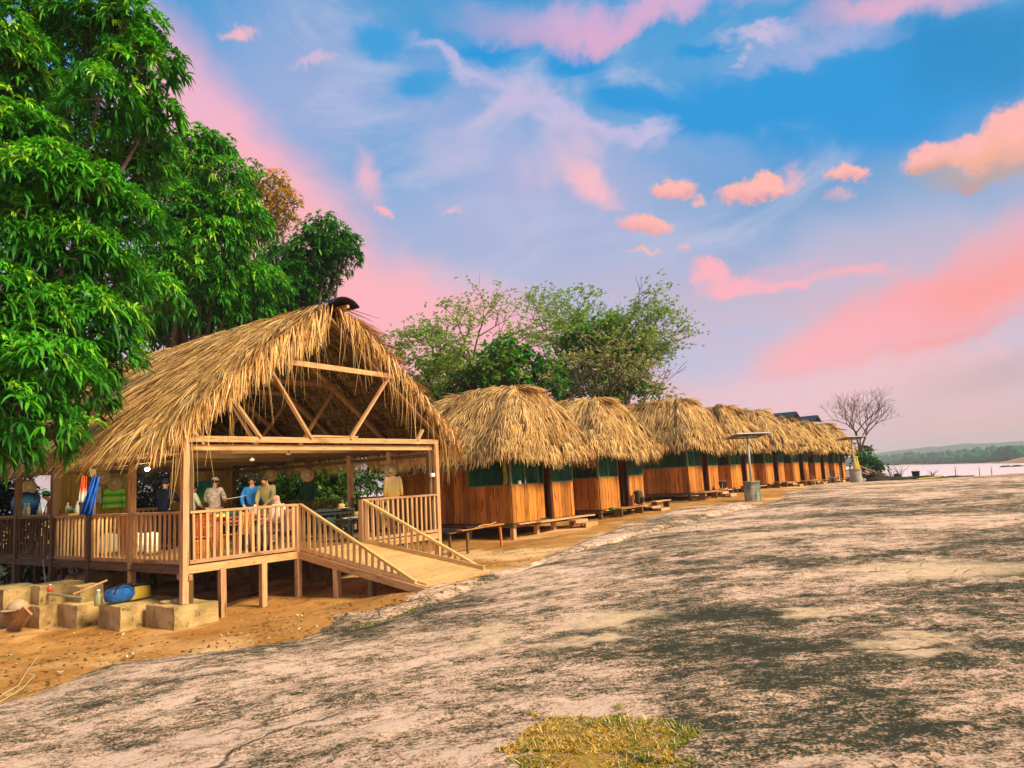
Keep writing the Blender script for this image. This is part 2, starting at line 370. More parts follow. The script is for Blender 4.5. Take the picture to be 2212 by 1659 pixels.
# ------------------------------------------------------------ mesh helpers
RS = np.random.RandomState(7)
random.seed(7)
def link(o, parent=None, mats=None):
    COL.objects.link(o)
    if parent is not None: o.parent = parent
    return o
def npmesh(name, V, faces, mt, parent=None, col=None, smooth_=False, origin=None, uv=None):
    """V (n,3); faces = array (m,k) or list of arrays of different k"""
    V = np.asarray(V, dtype=np.float32)
    if origin is not None: V = V - np.asarray(origin, dtype=np.float32)
    if not isinstance(faces, (list, tuple)): faces = [faces]
    faces = [np.asarray(f, dtype=np.int32) for f in faces if len(f)]
    me = bpy.data.meshes.new(name)
    me.vertices.add(len(V)); me.vertices.foreach_set('co', V.ravel())
    li = np.concatenate([f.ravel() for f in faces])
    tot = np.concatenate([np.full(len(f), f.shape[1], np.int32) for f in faces])
    me.loops.add(len(li)); me.loops.foreach_set('vertex_index', li)
    me.polygons.add(len(tot))
    me.polygons.foreach_set('loop_start', np.concatenate([[0], np.cumsum(tot)[:-1]]).astype(np.int32))
    me.polygons.foreach_set('loop_total', tot)
    if smooth_: me.polygons.foreach_set('use_smooth', np.ones(len(tot), bool))
    me.update(calc_edges=True)
    if col is not None:
        a = me.attributes.new('Col', 'FLOAT_COLOR', 'POINT')
        c = np.ones((len(V), 4), np.float32); c[:, :3] = col
        a.data.foreach_set('color', c.ravel())
    if uv is not None:
        l = me.uv_layers.new(name='UVMap'); l.data.foreach_set('uv', np.asarray(uv, np.float32).ravel())
    me.materials.append(mt)
    o = bpy.data.objects.new(name, me)
    if origin is not None: o.location = origin
    return link(o, parent)

class MB:
    def __init__(s): s.v = []; s.f = []; s.c = []; s.uv = []
    def add(s, vs, fs, col=(1, 1, 1), uvs=None):
        o = len(s.v)
        s.v += [tuple(map(float, p)) for p in vs]; s.c += [col] * len(vs)
        for i, f in enumerate(fs):
            s.f.append([o + j for j in f])
            s.uv += uvs[i] if uvs else [(vs[j][0], vs[j][2]) for j in f]
        return s
    def beam(s, p, q, w, h, up=(0, 0, 1), col=None, var=.18, jit=0):
        p, q = Vector(p), Vector(q); d = q - p; ln = d.length; d.normalize()
        up = Vector(up)
        if abs(d.dot(up)) > .98: up = Vector((0, 1, 0))
        r = d.cross(up).normalized(); u = r.cross(d).normalized()
        if jit: p = p + r * random.uniform(-jit, jit); q = q + r * random.uniform(-jit, jit)
        vs = []
        for e in (p, q):
            for a, b_ in ((-1, -1), (1, -1), (1, 1), (-1, 1)): vs.append(e + r * (a * w / 2) + u * (b_ * h / 2))
        fs = [(0, 1, 2, 3)[::-1], (4, 5, 6, 7), (0, 1, 5, 4), (1, 2, 6, 5), (2, 3, 7, 6), (3, 0, 4, 7)]
        fs = [(3, 2, 1, 0), (4, 5, 6, 7), (0, 1, 5, 4), (1, 2, 6, 5), (2, 3, 7, 6), (3, 0, 4, 7)]
        a, b0 = random.uniform(0, 50), random.uniform(0, 50)
        uvs = [[(a, b0), (a + .02, b0), (a + .02, b0 + w), (a, b0 + w)]] * 2
        for k_, ww in enumerate((w, h, w, h)):
            o = b0 + k_ * .37
            uvs.append([(a, o), (a, o + ww), (a + ln, o + ww), (a + ln, o)])
        if col is None:
            t = 1 + random.uniform(-var, var); col = (t, t * (1 + random.uniform(-.05, .05)), t * (1 + random.uniform(-.08, .08)))
        return s.add([tuple(x) for x in vs], fs, col, uvs)
    def box(s, c, sz, col=None, var=.15):
        return s.beam((c[0], c[1], c[2] - sz[2] / 2), (c[0], c[1], c[2] + sz[2] / 2), sz[0], sz[1], (0, 1, 0), col, var)
    def tube(s, pts, rad, n=8, col=(1, 1, 1), cap=True):
        pts = [Vector(p) for p in pts]
        if isinstance(rad, (int, float)): rad = [rad] * len(pts)
        vs = []; prev = None
        for i, p in enumerate(pts):
            d = (pts[min(i + 1, len(pts) - 1)] - pts[max(i - 1, 0)]).normalized()
            if prev is None:
                prev = d.orthogonal().normalized()
            a = (prev - d * prev.dot(d)).normalized(); prev = a; b_ = d.cross(a)
            for k_ in range(n):
                t = 2 * pi * k_ / n; vs.append(tuple(p + (a * cos(t) + b_ * sin(t)) * rad[i]))
        fs = []
        for i in range(len(pts) - 1):
            for k_ in range(n):
                j = (k_ + 1) % n; fs.append((i * n + k_, i * n + j, (i + 1) * n + j, (i + 1) * n + k_))
        if cap: fs.append(tuple(range(n))[::-1]); fs.append(tuple(range((len(pts) - 1) * n, len(pts) * n)))
        return s.add(vs, fs, col)
    def lathe(s, prof, c=(0, 0, 0), n=20, col=(1, 1, 1), sx=1, sy=1, axis='z', tilt=None):
        vs = []
        for r, z in prof:
            for k_ in range(n):
                t = 2 * pi * k_ / n; p = Vector((r * cos(t) * sx, r * sin(t) * sy, z))
                if tilt is not None: p = tilt @ p
                vs.append((p.x + c[0], p.y + c[1], p.z + c[2]))
        fs = []
        for i in range(len(prof) - 1):
            for k_ in range(n):
                j = (k_ + 1) % n; fs.append((i * n + k_, i * n + j, (i + 1) * n + j, (i + 1) * n + k_))
        fs.append(tuple(range(n))[::-1]); fs.append(tuple(range((len(prof) - 1) * n, len(prof) * n)))
        return s.add(vs, fs, col)
    def build(s, name, mt, parent=None, smooth_=False, bev=0):
        me = bpy.data.meshes.new(name)
        me.from_pydata(s.v, [], s.f)
        a = me.attributes.new('Col', 'FLOAT_COLOR', 'POINT')
        c = np.ones((len(s.v), 4), np.float32); c[:, :3] = np.array(s.c); a.data.foreach_set('color', c.ravel())
        l = me.uv_layers.new(name='UVMap'); l.data.foreach_set('uv', np.array(s.uv, np.float32).ravel())
        if smooth_: me.polygons.foreach_set('use_smooth', np.ones(len(me.polygons), bool))
        me.materials.append(mt); me.update()
        o = bpy.data.objects.new(name, me); link(o, parent)
        if bev:
            bm_ = o.modifiers.new('bevel', 'BEVEL'); bm_.width = bev; bm_.segments = 2; bm_.limit_method = 'ANGLE'
        return o
def thing(name, label, cat, loc=(0, 0, 0), rz=0, group=None):
    o = bpy.data.objects.new(name, None); COL.objects.link(o); o.empty_display_size = .3
    o.location = loc; o.rotation_euler = (0, 0, rz); o['label'] = label; o['category'] = cat
    if group: o['group'] = group
    return o
def tag(o, label, cat, group=None, kind=None):
    if label: o['label'] = label
    if cat: o['category'] = cat
    if group: o['group'] = group
    if kind: o['kind'] = kind
    return o
def copy_tree(o, parent=None):
    c = o.copy(); COL.objects.link(c); c.parent = parent
    for ch in list(o.children): copy_tree(ch, c)
    return c

# ------------------------------------------------------------ terrain
PA = radians(53.4)                      # direction of the pavilion front and of the cabin row
U2 = np.array([cos(PA), sin(PA)]); V2 = np.array([-sin(PA), cos(PA)])
ZD = 1.44                               # deck level
PO = atz(401, 1220, ZD)                 # front left corner of the deck
ZC = 1.35                               # floor of the first cabin
CO = atz(1108, 1130, ZC)                # its near corner
def pw(x, y, z=0): return np.array([PO[0] + U2[0] * x + V2[0] * y, PO[1] + U2[1] * x + V2[1] * y, z])   # pavilion frame to world
def cw(x, y, z=0): return np.array([CO[0] + U2[0] * x + V2[0] * y, CO[1] + U2[1] * x + V2[1] * y, z])

gpts = [(480, 1335, .32), (567, 1310, .39), (645, 1290, .44), (765, 1295, .52), (930, 1272, .78), (1045, 1232, .86),
        (1113, 1165, .83), (1290, 1120, 1.07), (1490, 1073, 1.4), (1627, 1083, 1.2), (1850, 1043, 1.3), (1807, 1042, 1.25),
        (320, 1365, .29), (0, 1370, .25), (0, 1500, .15), (300, 1440, .2), (715, 1414, .35), (425, 1459, .28), (225, 1489, .22),
        (0, 1569, .18), (950, 1319, .60), (1106, 1254, .78), (1300, 1185, .95), (1500, 1130, 1.12), (1600, 1100, 1.2), (1690, 1083, 1.28),
        (1762, 1050, 1.3), (1657, 1053, 1.42)]
GP = [atz(*q) for q in gpts]
GP += [pw(2, 8, .35), pw(7, 8, .5), pw(3, 16, .3), pw(-6, 10, .2), pw(8, 14, .5), cw(0, 6, .85), cw(12, 7, 1.1), cw(30, 8, 1.3), cw(45, 8, 1.2),
       np.array([-14, 4, .1]), np.array([-4, 0, .1]), np.array([4, -4, .2]), np.array([30, 20, 1.0]), np.array([45, 40, 1.0]), np.array([20, 60, 1.0]), np.array([-30, 30, .3]), np.array([-20, 60, .4]), np.array([50, 10, .6])]
GP = np.array(GP)
def rbf_fit(P):
    X = P[:, :2]; n = len(P)
    D = np.linalg.norm(X[:, None] - X[None], axis=2) + np.eye(n) * 0
    A = np.zeros((n + 1, n + 1)); A[:n, :n] = D + np.eye(n) * -.15; A[:n, n] = 1; A[n, :n] = 1
    return X, np.linalg.solve(A, np.append(P[:, 2], 0))
GR = rbf_fit(GP)
def rbf(F, x, y):
    X, w = F; r = np.full(np.shape(x), w[-1], float)
    for i in range(len(X)): r += w[i] * np.hypot(x - X[i, 0], y - X[i, 1])
    return r
def ss(a, lo, hi):
    t = np.clip((a - lo) / (hi - lo), 0, 1); return t * t * (3 - 2 * t)
def vnoise(x, y, seed=0):
    xi = np.floor(x).astype(np.int64); yi = np.floor(y).astype(np.int64); xf = x - xi; yf = y - yi
    def h(a, b):
        n = (a * 374761393 + b * 668265263 + seed * 1442695041) & 0xffffffff
        n = ((n ^ (n >> 13)) * 1274126177) & 0xffffffff
        return ((n ^ (n >> 16)) & 0xffff) / 65535.
    u = xf * xf * (3 - 2 * xf); v = yf * yf * (3 - 2 * yf)
    return (h(xi, yi) * (1 - u) + h(xi + 1, yi) * u) * (1 - v) + (h(xi, yi + 1) * (1 - u) + h(xi + 1, yi + 1) * u) * v - .5
def fbm(x, y, o=4, seed=0):
    r = 0; a = 1
    for i in range(o): r = r + a * vnoise(x * 2 ** i, y * 2 ** i, seed + i); a *= .5
    return r
def falloff(x, y):
    "0 on the site, 1 far down towards the river"
    d = (x * .80 + y * .60)          # towards the river: right and back
    return ss(d, 56, 130)
def ground_z(x, y, detail=True):
    x = np.asarray(x, float); y = np.asarray(y, float)
    z = np.clip(rbf(GR, x, y), -.2, 1.7)
    if detail: z = z + .05 * fbm(x * .6, y * .6, 4, 3)
    f = falloff(x, y)
    far = ss(np.hypot(x, y), 150, 320)
    z = z * (1 - f) + (-7.0) * f
    return z
def gz(x, y): return float(ground_z(x, y))

bpts = [(225, 1489, .22), (425, 1459, .28), (650, 1424, .33), (715, 1414, .35), (800, 1379, .45), (950, 1319, .60), (1106, 1254, .78),
        (1200, 1213, .88), (1300, 1183, .97), (1400, 1155, 1.05), (1500, 1130, 1.12), (1600, 1103, 1.2), (1675, 1084, 1.27), (1690, 1068, 1.3), (1762, 1050, 1.3), (1830, 1044, 1.28), (1900, 1041, 1.22)]
left = atz(0, 1569, .18)
BD = [(-40, -20), (-16, 3.0)] + [(left[0] - 1.5, left[1] - 1.2), (left[0], left[1])] + [tuple(atz(*q)[:2]) for q in bpts] + [(31, 50), (44, 62), (75, 75), (90, -20)]
BD = np.array(BD)
TOPP = np.array([list(atz(1106, 1659, 1.12)), list(atz(0, 1659, .80)), list(atz(2212, 1659, 1.18)), [0, 0, 1.1], [4, 0, 1.15], list(atz(500, 1560, .95)),
                 list(atz(2212, 1300, 1.25)), list(atz(1500, 1250, 1.28)), list(atz(1800, 1150, 1.36)), list(atz(2212, 1033, 1.36)), list(atz(2000, 1040, 1.34)), [60, 20, 1.2], [60, 60, 1.2], [-8, 0, .6],
                 list(atz(1200, 1330, 1.18)), list(atz(900, 1440, 1.08)), list(atz(1760, 1080, 1.46))])
TR = rbf_fit(TOPP)
def sdist(x, y, P):
    sh = np.shape(x); x = np.ravel(x); y = np.ravel(y); n = len(P)
    d = np.full(x.shape, 1e9); ins = np.zeros(x.shape, bool)
    for i in range(n):
        ax, ay = P[i]; bx, by = P[(i + 1) % n]
        ex, ey = bx - ax, by - ay
        t = np.clip(((x - ax) * ex + (y - ay) * ey) / (ex * ex + ey * ey), 0, 1)
        d = np.minimum(d, np.hypot(x - ax - t * ex, y - ay - t * ey))
        c = ((ay > y) != (by > y)) & (x < (bx - ax) * (y - ay) / (by - ay + 1e-12) + ax)
        ins ^= c
    return np.where(ins, d, -d).reshape(sh)
spts = [(640, 1424, .33), (568, 1424, .33), (585, 1398, .36), (750, 1335, .48), (900, 1287, .68), (1040, 1236, .86), (1150, 1205, .93), (1250, 1172, 1.0), (1330, 1142, 1.05),
        (1450, 1108, 1.13), (1560, 1092, 1.2), (1650, 1087, 1.27), (1675, 1084, 1.27), (1600, 1103, 1.2), (1500, 1130, 1.12), (1300, 1186, .97), (1106, 1258, .78), (950, 1325, .6), (800, 1383, .45)]
SL_ = np.array([atz(*q)[:2] for q in spts])
def rock_z(x, y):
    g = ground_z(x, y); d = sdist(x, y, BD)
    d = d + .35 * fbm(x * .9, y * .9, 4, 11) * ss(np.hypot(x, y), 3, 9)
    top = np.clip(rbf(TR, x, y), .5, 1.55)
    top = top + .08 * fbm(x * .22, y * .22, 2, 5) + .016 * fbm(x * 1.3, y * 1.3, 4, 6)
    # broad exfoliation steps
    st = fbm(x * .35 + 5, y * .6, 4, 21) * 3.0
    top = top + .018 * (ss(st - np.floor(st), .46, .56))
    top = top * (1 - falloff(x, y)) + falloff(x, y) * -8
    lift = np.maximum(top - g, .06)
    dp = np.clip(d, 0, None)
    prof = 1 - np.exp(-dp / 1.5); prof = .35 * ss(dp, 0, .35) + .65 * prof
    z1 = g + lift * prof
    z1 = np.where(d > 0, z1, g - .04 - .35 * np.minimum(-d, 3))
    ds = sdist(x, y, SL_) + .60 * fbm(x * .9, y * .9, 5, 31)
    z2 = np.where(ds > 0, g + .10 * ss(ds, 0, .55) + .02 * ss(ds, 0, 1) + .03 * fbm(x * 2, y * 2, 3, 8), g - .04 - .35 * np.minimum(-ds, 3))
    # crack between slab and dome
    z2 = z2 - .14 * (1 - ss(np.abs(d), .0, .22))
    return np.maximum(z1, z2)
def rz(x, y): return float(max(rock_z(np.array([float(x)]), np.array([float(y)]))[0], gz(x, y)))

def polar(name, r0, r1, nr, a0, a1, na, zf, mt):
    r = np.concatenate([[.0], np.geomspace(r0, r1, nr)]); a = np.linspace(radians(a0), radians(a1), na)
    R, A = np.meshgrid(r, a, indexing='ij'); x = R * np.sin(A); y = R * np.cos(A) - 1.0
    z = zf(x, y)
    i, j = np.meshgrid(np.arange(nr), np.arange(na - 1), indexing='ij')
    k = (i * na + j).ravel()
    f = np.stack([k, k + 1, k + na + 1, k + na], 1)
    return npmesh(name, np.stack([x.ravel(), y.ravel(), z.ravel()], 1), f, mt, smooth_=True)
g = polar('ground', 1.2, 320, 230, -180, 180, 420, ground_z, DIRT); tag(g, None, None, kind='structure')
def rz2(x, y):
    z = rock_z(x, y); g_ = ground_z(x, y)
    return np.maximum(z, g_ - 1.0)
r_ = polar('granite_rock', .8, 125, 420, -75, 150, 620, rz2, ROCK); tag(r_, None, None, kind='structure')
# bare earth far behind, river and far bank
mb = MB(); mb.add([(-3200, -800, -5.2), (6200, -800, -5.2), (6200, 4700, -5.2), (-3200, 4700, -5.2)], [(0, 1, 2, 3)])
o = mb.build('riverbed', DIRT); tag(o, None, None, kind='structure')
mb = MB(); mb.add([(-3000, -600, -4), (6000, -600, -4), (6000, 4500, -4), (-3000, 4500, -4)], [(0, 1, 2, 3)])
o = mb.build('river', WATER); tag(o, None, None, kind='structure')
# far bank: shore line from A (left, far) to B (right, nearer)
A_ = atz(1892, 1006, -4)[:2]; B_ = atz(2212, 998, -4)[:2]
dv = (B_ - A_) / np.linalg.norm(B_ - A_); nv = np.array([-dv[1], dv[0]])
if nv[0] < 0: nv = -nv
def bank(t, w, z): q = A_ + dv * t + nv * w; return (q[0], q[1], z)
Lb = np.linalg.norm(B_ - A_)
vs = []; n_ = 60
for i in range(n_ + 1):
    t = -500 + (Lb + 900) * i / n_; k = 4 * math.sin(i * 1.7) + 3 * math.sin(i * .6)
    vs += [bank(t, k - 2, -4.1), bank(t, k + 3, -3.2), bank(t, k + 60, -2.2), bank(t, 1500, 0)]
fs = [(i * 4 + j, i * 4 + j + 1, i * 4 + j + 5, i * 4 + j + 4) for i in range(n_) for j in range(3)]
mb = MB(); mb.add(vs, fs); o = mb.build('far_bank', DIRT, smooth_=True); tag(o, None, None, kind='structure')
# the wood on the far bank: many crowns fused into one mass
ico = bmesh.new(); bmesh.ops.create_icosphere(ico, subdivisions=2, radius=1)
IV = np.array([v.co[:] for v in ico.verts]); IF = np.array([[v.index for v in f.verts] for f in ico.faces]); ico.free()
VV = []; FF = []; n0 = 0
for i in range(1500):
    t = RS.uniform(-450, Lb + 350); w = RS.uniform(3, 60) if i > 420 else RS.uniform(1, 14)
    hh = (4.0 + 3.2 * RS.rand() + .05 * w) * (1 + .35 * math.sin(t * .021) * math.sin(t * .053 + 1))
    r = RS.uniform(2.6, 5.5)
    v = IV * (1 + .14 * RS.randn(len(IV), 1)) * [r, r, hh * .62]
    b_ = bank(t, w, -3.3 + hh * .52)
    VV.append(v + b_); FF.append(IF + n0); n0 += len(IV)
o = npmesh('far_forest', np.concatenate(VV), np.concatenate(FF), FARF, smooth_=False)
tag(o, 'dark green wood of fused crowns along the far river bank', 'forest', kind='stuff')
# sand bar at the right of the far bank
q = atz(2190, 1000, -4); mb = MB(); vs = []
prof_ = [(-60, 0), (-45, .5), (-20, 1.6), (0, 2.6), (40, 4.2), (80, 4.6), (120, 2)]
for a, hgt in prof_:
    for w in (-4, 3, 12): vs.append(tuple(np.array([q[0], q[1], 0]) + np.array([dv[0] * a * .5, dv[1] * a * .5, 0]) + np.array([nv[0] * (w - 3), nv[1] * (w - 3), -4.2 + (hgt if w == 3 else (hgt * .9 if w == 12 else 0))])))
fs = [(i * 3 + j, i * 3 + j + 1, i * 3 + j + 4, i * 3 + j + 3) for i in range(len(prof_) - 1) for j in range(2)]
mb.add(vs, fs); SANDM = plain('orange_sand', (.62, .34, .16), .95, .1); o = mb.build('sand_bank', SANDM, smooth_=True); tag(o, None, None, kind='structure')
# hills
def hills(dist, pts, name):
    vs = []; P = [(x, aty(x, y, dist)[2]) for x, y in pts]
    xs = np.linspace(P[0][0], P[-1][0], 120); zs = np.interp(xs, [p[0] for p in P], [p[1] for p in P])
    for i, (x, z) in enumerate(zip(xs, zs)):
        z = z + 3.5 * float(fbm(np.array(i * .21), np.array(.5), 4, 77))
        X = aty(x, 900, dist)[0]
        vs += [(X, dist - 500, -5), (X, dist, z), (X, dist + 900, -5)]
    fs = [(i * 3 + j, i * 3 + j + 1, i * 3 + j + 4, i * 3 + j + 3) for i in range(119) for j in range(2)]
    mb = MB(); mb.add(vs, fs); o = mb.build(name, FARF, smooth_=True); tag(o, None, None, kind='structure')
hills(1700, [(1500, 1012), (1850, 990), (1930, 975), (2000, 965), (2100, 959), (2212, 952), (2400, 945), (2700, 965)], 'hills')

# ------------------------------------------------------------ thatch
TC = np.array([[.88, .53, .19], [.70, .38, .12], [1.0, .70, .32], [.50, .25, .075], [.78, .48, .20], [.20, .095, .03]])
def strands(P, D, Nn, Lg, Wd, lift=.06, curl=.03, droop=0, rs=RS, colk=1.0, seg=3, twist=.5, l0=None, ck=None):
    """blades as tapered strips: P roots, D directions, Nn outward normals"""
    n = len(P); D = D / np.linalg.norm(D, axis=1, keepdims=True)
    Wv = np.cross(D, Nn); Wv /= np.linalg.norm(Wv, axis=1, keepdims=True) + 1e-9
    tw = rs.uniform(-twist, twist, (n, 1)); Wv = Wv * np.cos(tw) + Nn * np.sin(tw)
    l0 = rs.uniform(.0, lift, (n, 1)) if l0 is None else l0[:, None] + rs.uniform(0, .03, (n, 1)); bow = rs.uniform(-.2, 1, (n, 1)) * curl; side = rs.normal(0, .035, (n, 1))
    rows = []
    for k in range(seg + 1):
        t = k / seg
        c = P + D * (Lg[:, None] * t) + Nn * (l0 + bow * 4 * t * (1 - t) - .02 * t) + Wv * side * t * t
        c = c + np.array([0, 0, -1.]) * (droop * t * t * Lg[:, None])
        w = (Wd * (1 - .75 * t ** 1.5) * (.55 + .45 * min(1, t * 3)))[:, None] * .5
        rows += [c - Wv * w, c + Wv * w]
    V = np.stack(rows, 1)                       # n, 2(seg+1), 3
    base = (np.arange(n) * (2 * (seg + 1)))[:, None]
    fq = np.concatenate([base + np.array([[2 * k, 2 * k + 1, 2 * k + 3, 2 * k + 2]]) for k in range(seg)])
    ci = rs.choice(len(TC), n, p=[.27, .20, .16, .15, .12, .10]); c = TC[ci] * rs.uniform(.75, 1.12, (n, 1)) * colk * (1 if ck is None else ck[:, None])
    C = np.repeat(c[:, None], 2 * (seg + 1), 1)
    return V.reshape(-1, 3), fq, C.reshape(-1, 3)
def joinm(parts):
    V = []; Fs = []; C = []; o = 0
    for v, f, c in parts: V.append(v); Fs.append(f + o); C.append(c); o += len(v)
    return np.concatenate(V), np.concatenate(Fs), np.concatenate(C)

def clump(n, rs, k=9, spread=.16, fan=.32, jit=.30):
    "groups n blades into fronds: returns group index, offset along the row, extra sideways lean, lift, tint"
    g = np.arange(n) // k; m = g[-1] + 1; o = ((np.arange(n) % k) / (k - 1) - .5) * spread * rs.uniform(.6, 1.3, m)[g]
    lean = o / spread * fan * 2 * rs.uniform(.4, 1.2, m)[g] + rs.normal(0, jit, m)[g] + rs.normal(0, .05, n)
    return g, m, o, lean, rs.uniform(0, .15, m)[g], rs.uniform(.62, 1.14, m)[g]

# ------------------------------------------------------------ pavilion (frame: x along the front, y back, z up from 0)
PW, PL = 7.05, 13.0
pav = thing('thatched_pavilion', 'open timber pavilion on stilts with palm thatch gable roof, slatted railings and plank ramp', 'pavilion', (PO[0], PO[1], 0), PA)
def pgz(x, y): q = pw(x, y); return gz(q[0], q[1])
APX, APZ, EVZ, OV = PW / 2, 7.0, 3.74, .66
YF, YB = -.14, PL + .3
def prof(side, t):
    "t 0 at the ridge, 1 at the eave; slightly bulging"
    hx = PW / 2 + OV
    x = t * hx; z = APZ - (APZ - EVZ) * (t ** 1.08) + .16 * np.sin(np.pi * t)
    return APX + side * x, z
for side in (-1, 1):
    # board-like mat under the blades
    nt_, ny = 18, 40; T = np.linspace(0, 1, nt_); Y = np.linspace(YF + .1, YB, ny)
    vs = []
    for off in (0, -.10):
        for t in T:
            x, z = prof(side, t)
            for y in Y: vs.append((x, y, z + off + .015 * random.uniform(-1, 1)))
    fs = []; m_ = nt_ * ny
    for k in range(2):
        for i in range(nt_ - 1):
            for j in range(ny - 1):
                a = k * m_ + i * ny + j; fs.append((a, a + 1, a + ny + 1, a + ny))
    mb = MB(); mb.add(vs, fs)
    roof = mb.build('roof', THB, pav, smooth_=True)
    rows = 15; parts = []
    for r in range(rows):
        t0 = r / rows; x0, z0 = prof(side, t0); x1, z1 = prof(side, min(1, t0 + .08))
        d0 = np.array([x1 - x0, 0, z1 - z0]); d0 /= np.linalg.norm(d0); nn = np.array([-d0[2] * side, 0, d0[0] * side]); nn = nn if nn[2] > 0 else -nn
        n = 1750 if side < 0 else 700
        g_, m_, o_, ln_, lf_, tk_ = clump(n, RS)
        yc = RS.uniform(YF, YB, m_); yc[:m_ // 4] = RS.uniform(YF, 3.0, m_ // 4); y = yc[g_] + o_
        t = t0 + RS.uniform(-.04, .045, m_)[g_] + RS.uniform(-.006, .006, n); xx, zz = prof(side, np.clip(t, 0, 1))
        P = np.stack([xx, y, zz], 1)
        # blades splay: near the gable they lean forward over the edge
        lean = -.75 * np.exp(-(y - YF) / .9) + ln_ * .8 + .22
        D = d0[None] + np.stack([0 * y, lean, 0 * y], 1) + RS.normal(0, .05, (n, 3))
        Lg = RS.uniform(.50, .95, n); Wd = RS.uniform(.016, .036, n)
        parts.append(strands(P, D, np.repeat(nn[None], n, 0), Lg, Wd, .15, .05, 0 if r < rows - 3 else .12, l0=lf_, ck=tk_))
    # heavy hanging fringe at the gable edge
    n = 1500 if side < 0 else 1100
    t = RS.uniform(.02, 1.0, n) ** .9; xx, zz = prof(side, t); P = np.stack([xx, RS.uniform(YF - .12, YF + .3, n), zz + .06], 1)
    D = np.stack([side * RS.uniform(.0, .45, n), RS.uniform(-.35, .05, n), -np.ones(n)], 1)
    Nn = np.repeat(np.array([[0, -1., .2]]), n, 0)
    kf = 1.0 if side < 0 else .55
    parts.append(strands(P, D, Nn, RS.uniform(.35, .95, n) * kf * (1.05 - .45 * t ** 2), RS.uniform(.016, .036, n), .12, .05, .1))
    # a few long stray blades
    n = 60; t = RS.uniform(.05, .95, n); xx, zz = prof(side, t); P = np.stack([xx, RS.uniform(YF - .12, YF, n), zz - .1], 1)
    D = np.stack([RS.normal(0, .12, n), RS.normal(-.05, .05, n), -np.ones(n)], 1)
    parts.append(strands(P, D, Nn[:n], RS.uniform(.8, 1.5, n), RS.uniform(.006, .013, n), .05, .08, .1))
    # eave fringe
    n = 2600 if side < 0 else 2200; y = RS.uniform(YF - .1, YB, n); xx, zz = prof(side, np.full(n, .97))
    P = np.stack([xx, y, zz + RS.uniform(-.02, .05, n)], 1)
    D = np.stack([side * RS.uniform(.3, 1.0, n), RS.normal(-.1, .2, n), -RS.uniform(.5, 1.1, n)], 1)
    parts.append(strands(P, D, np.repeat(np.array([[side * .7, 0, .7]]), n, 0), RS.uniform(.12, .34, n) + (.24 if side > 0 else 0), RS.uniform(.018, .038, n), .05, .03, .15 if side < 0 else .5))
    V, Fq, C = joinm(parts)
    npmesh('thatch_cover', V, Fq, THM, roof, C)
    # underside: rows of folded leaf over battens
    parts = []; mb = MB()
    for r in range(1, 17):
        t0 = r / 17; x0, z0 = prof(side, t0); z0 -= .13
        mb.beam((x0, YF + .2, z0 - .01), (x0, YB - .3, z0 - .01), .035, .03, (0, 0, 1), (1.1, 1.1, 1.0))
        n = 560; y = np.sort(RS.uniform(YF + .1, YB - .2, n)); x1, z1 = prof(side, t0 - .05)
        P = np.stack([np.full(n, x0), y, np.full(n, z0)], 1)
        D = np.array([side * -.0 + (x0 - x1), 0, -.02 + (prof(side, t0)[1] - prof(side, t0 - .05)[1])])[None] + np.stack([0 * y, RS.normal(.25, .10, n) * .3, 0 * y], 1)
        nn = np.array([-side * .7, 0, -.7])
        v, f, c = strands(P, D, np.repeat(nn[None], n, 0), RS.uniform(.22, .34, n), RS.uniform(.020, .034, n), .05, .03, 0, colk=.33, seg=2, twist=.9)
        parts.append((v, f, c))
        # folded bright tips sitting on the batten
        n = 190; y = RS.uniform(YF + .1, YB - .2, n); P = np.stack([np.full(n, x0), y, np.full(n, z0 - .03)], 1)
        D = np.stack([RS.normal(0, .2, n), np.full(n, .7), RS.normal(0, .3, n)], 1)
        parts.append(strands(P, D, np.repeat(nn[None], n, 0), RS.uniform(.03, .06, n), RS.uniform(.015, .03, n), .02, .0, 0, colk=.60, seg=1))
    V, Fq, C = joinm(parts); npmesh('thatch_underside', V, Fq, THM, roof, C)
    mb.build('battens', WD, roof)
# trusses
def truss(y, first):
    mt = WP if first else WM
    t_ = MB()
    for side in (-1, 1):
        pts = [prof(side, k / 6) for k in range(7)]
        r = MB(); r.beam((pts[0][0], y, pts[0][1] - .24), (pts[6][0] - side * .10, y, pts[6][1] - .10), .06, .13, (0, 1, 0)); r.build('rafter', WM, pav)
    if first:
        MB().beam((-.06, y, 3.84), (PW + .1, y, 3.84), .07, .12).build('tie_beam', mt, pav)
        MB().beam((-.02, y + .10, 3.68), (PW + .02, y + .10, 3.68), .06, .12).build('tie_beam', mt, pav)
        MB().beam((2.05, y - .06, 5.58), (5.65, y - .06, 5.50), .05, .12).build('collar_beam', mt, pav)
    else:
        MB().beam((.0, y, 3.74), (PW, y, 3.74), .07, .13).build('tie_beam', mt, pav)
        MB().beam((1.95, y - .06, 5.48), (5.3, y - .06, 5.48), .05, .11).build('collar_beam', mt, pav)
    z0 = 3.88 if first else 3.8
    for a, b_ in (((1.93, 5.30), (2.93, z0)), ((5.34, 5.42), (4.07, z0)), ((1.02, 4.62), (1.62, z0)), ((6.1, 4.55), (5.55, z0)) if not first else ((6.55, 4.15), (6.35, z0))):
        yy = y - .03
        MB().beam((a[0], yy, a[1]), (b_[0], yy, b_[1]), .05, .10, (0, 1, 0)).build('truss_brace', mt, pav)
for i, y in enumerate((-.02, 2.0, 4.0, 6.1, 8.3, 10.5, 12.7)): truss(y, i == 0)
MB().beam((2.9, .02, 3.94), (4.4, .10, 3.94), .10, .04).build('loose_board', WP, pav)
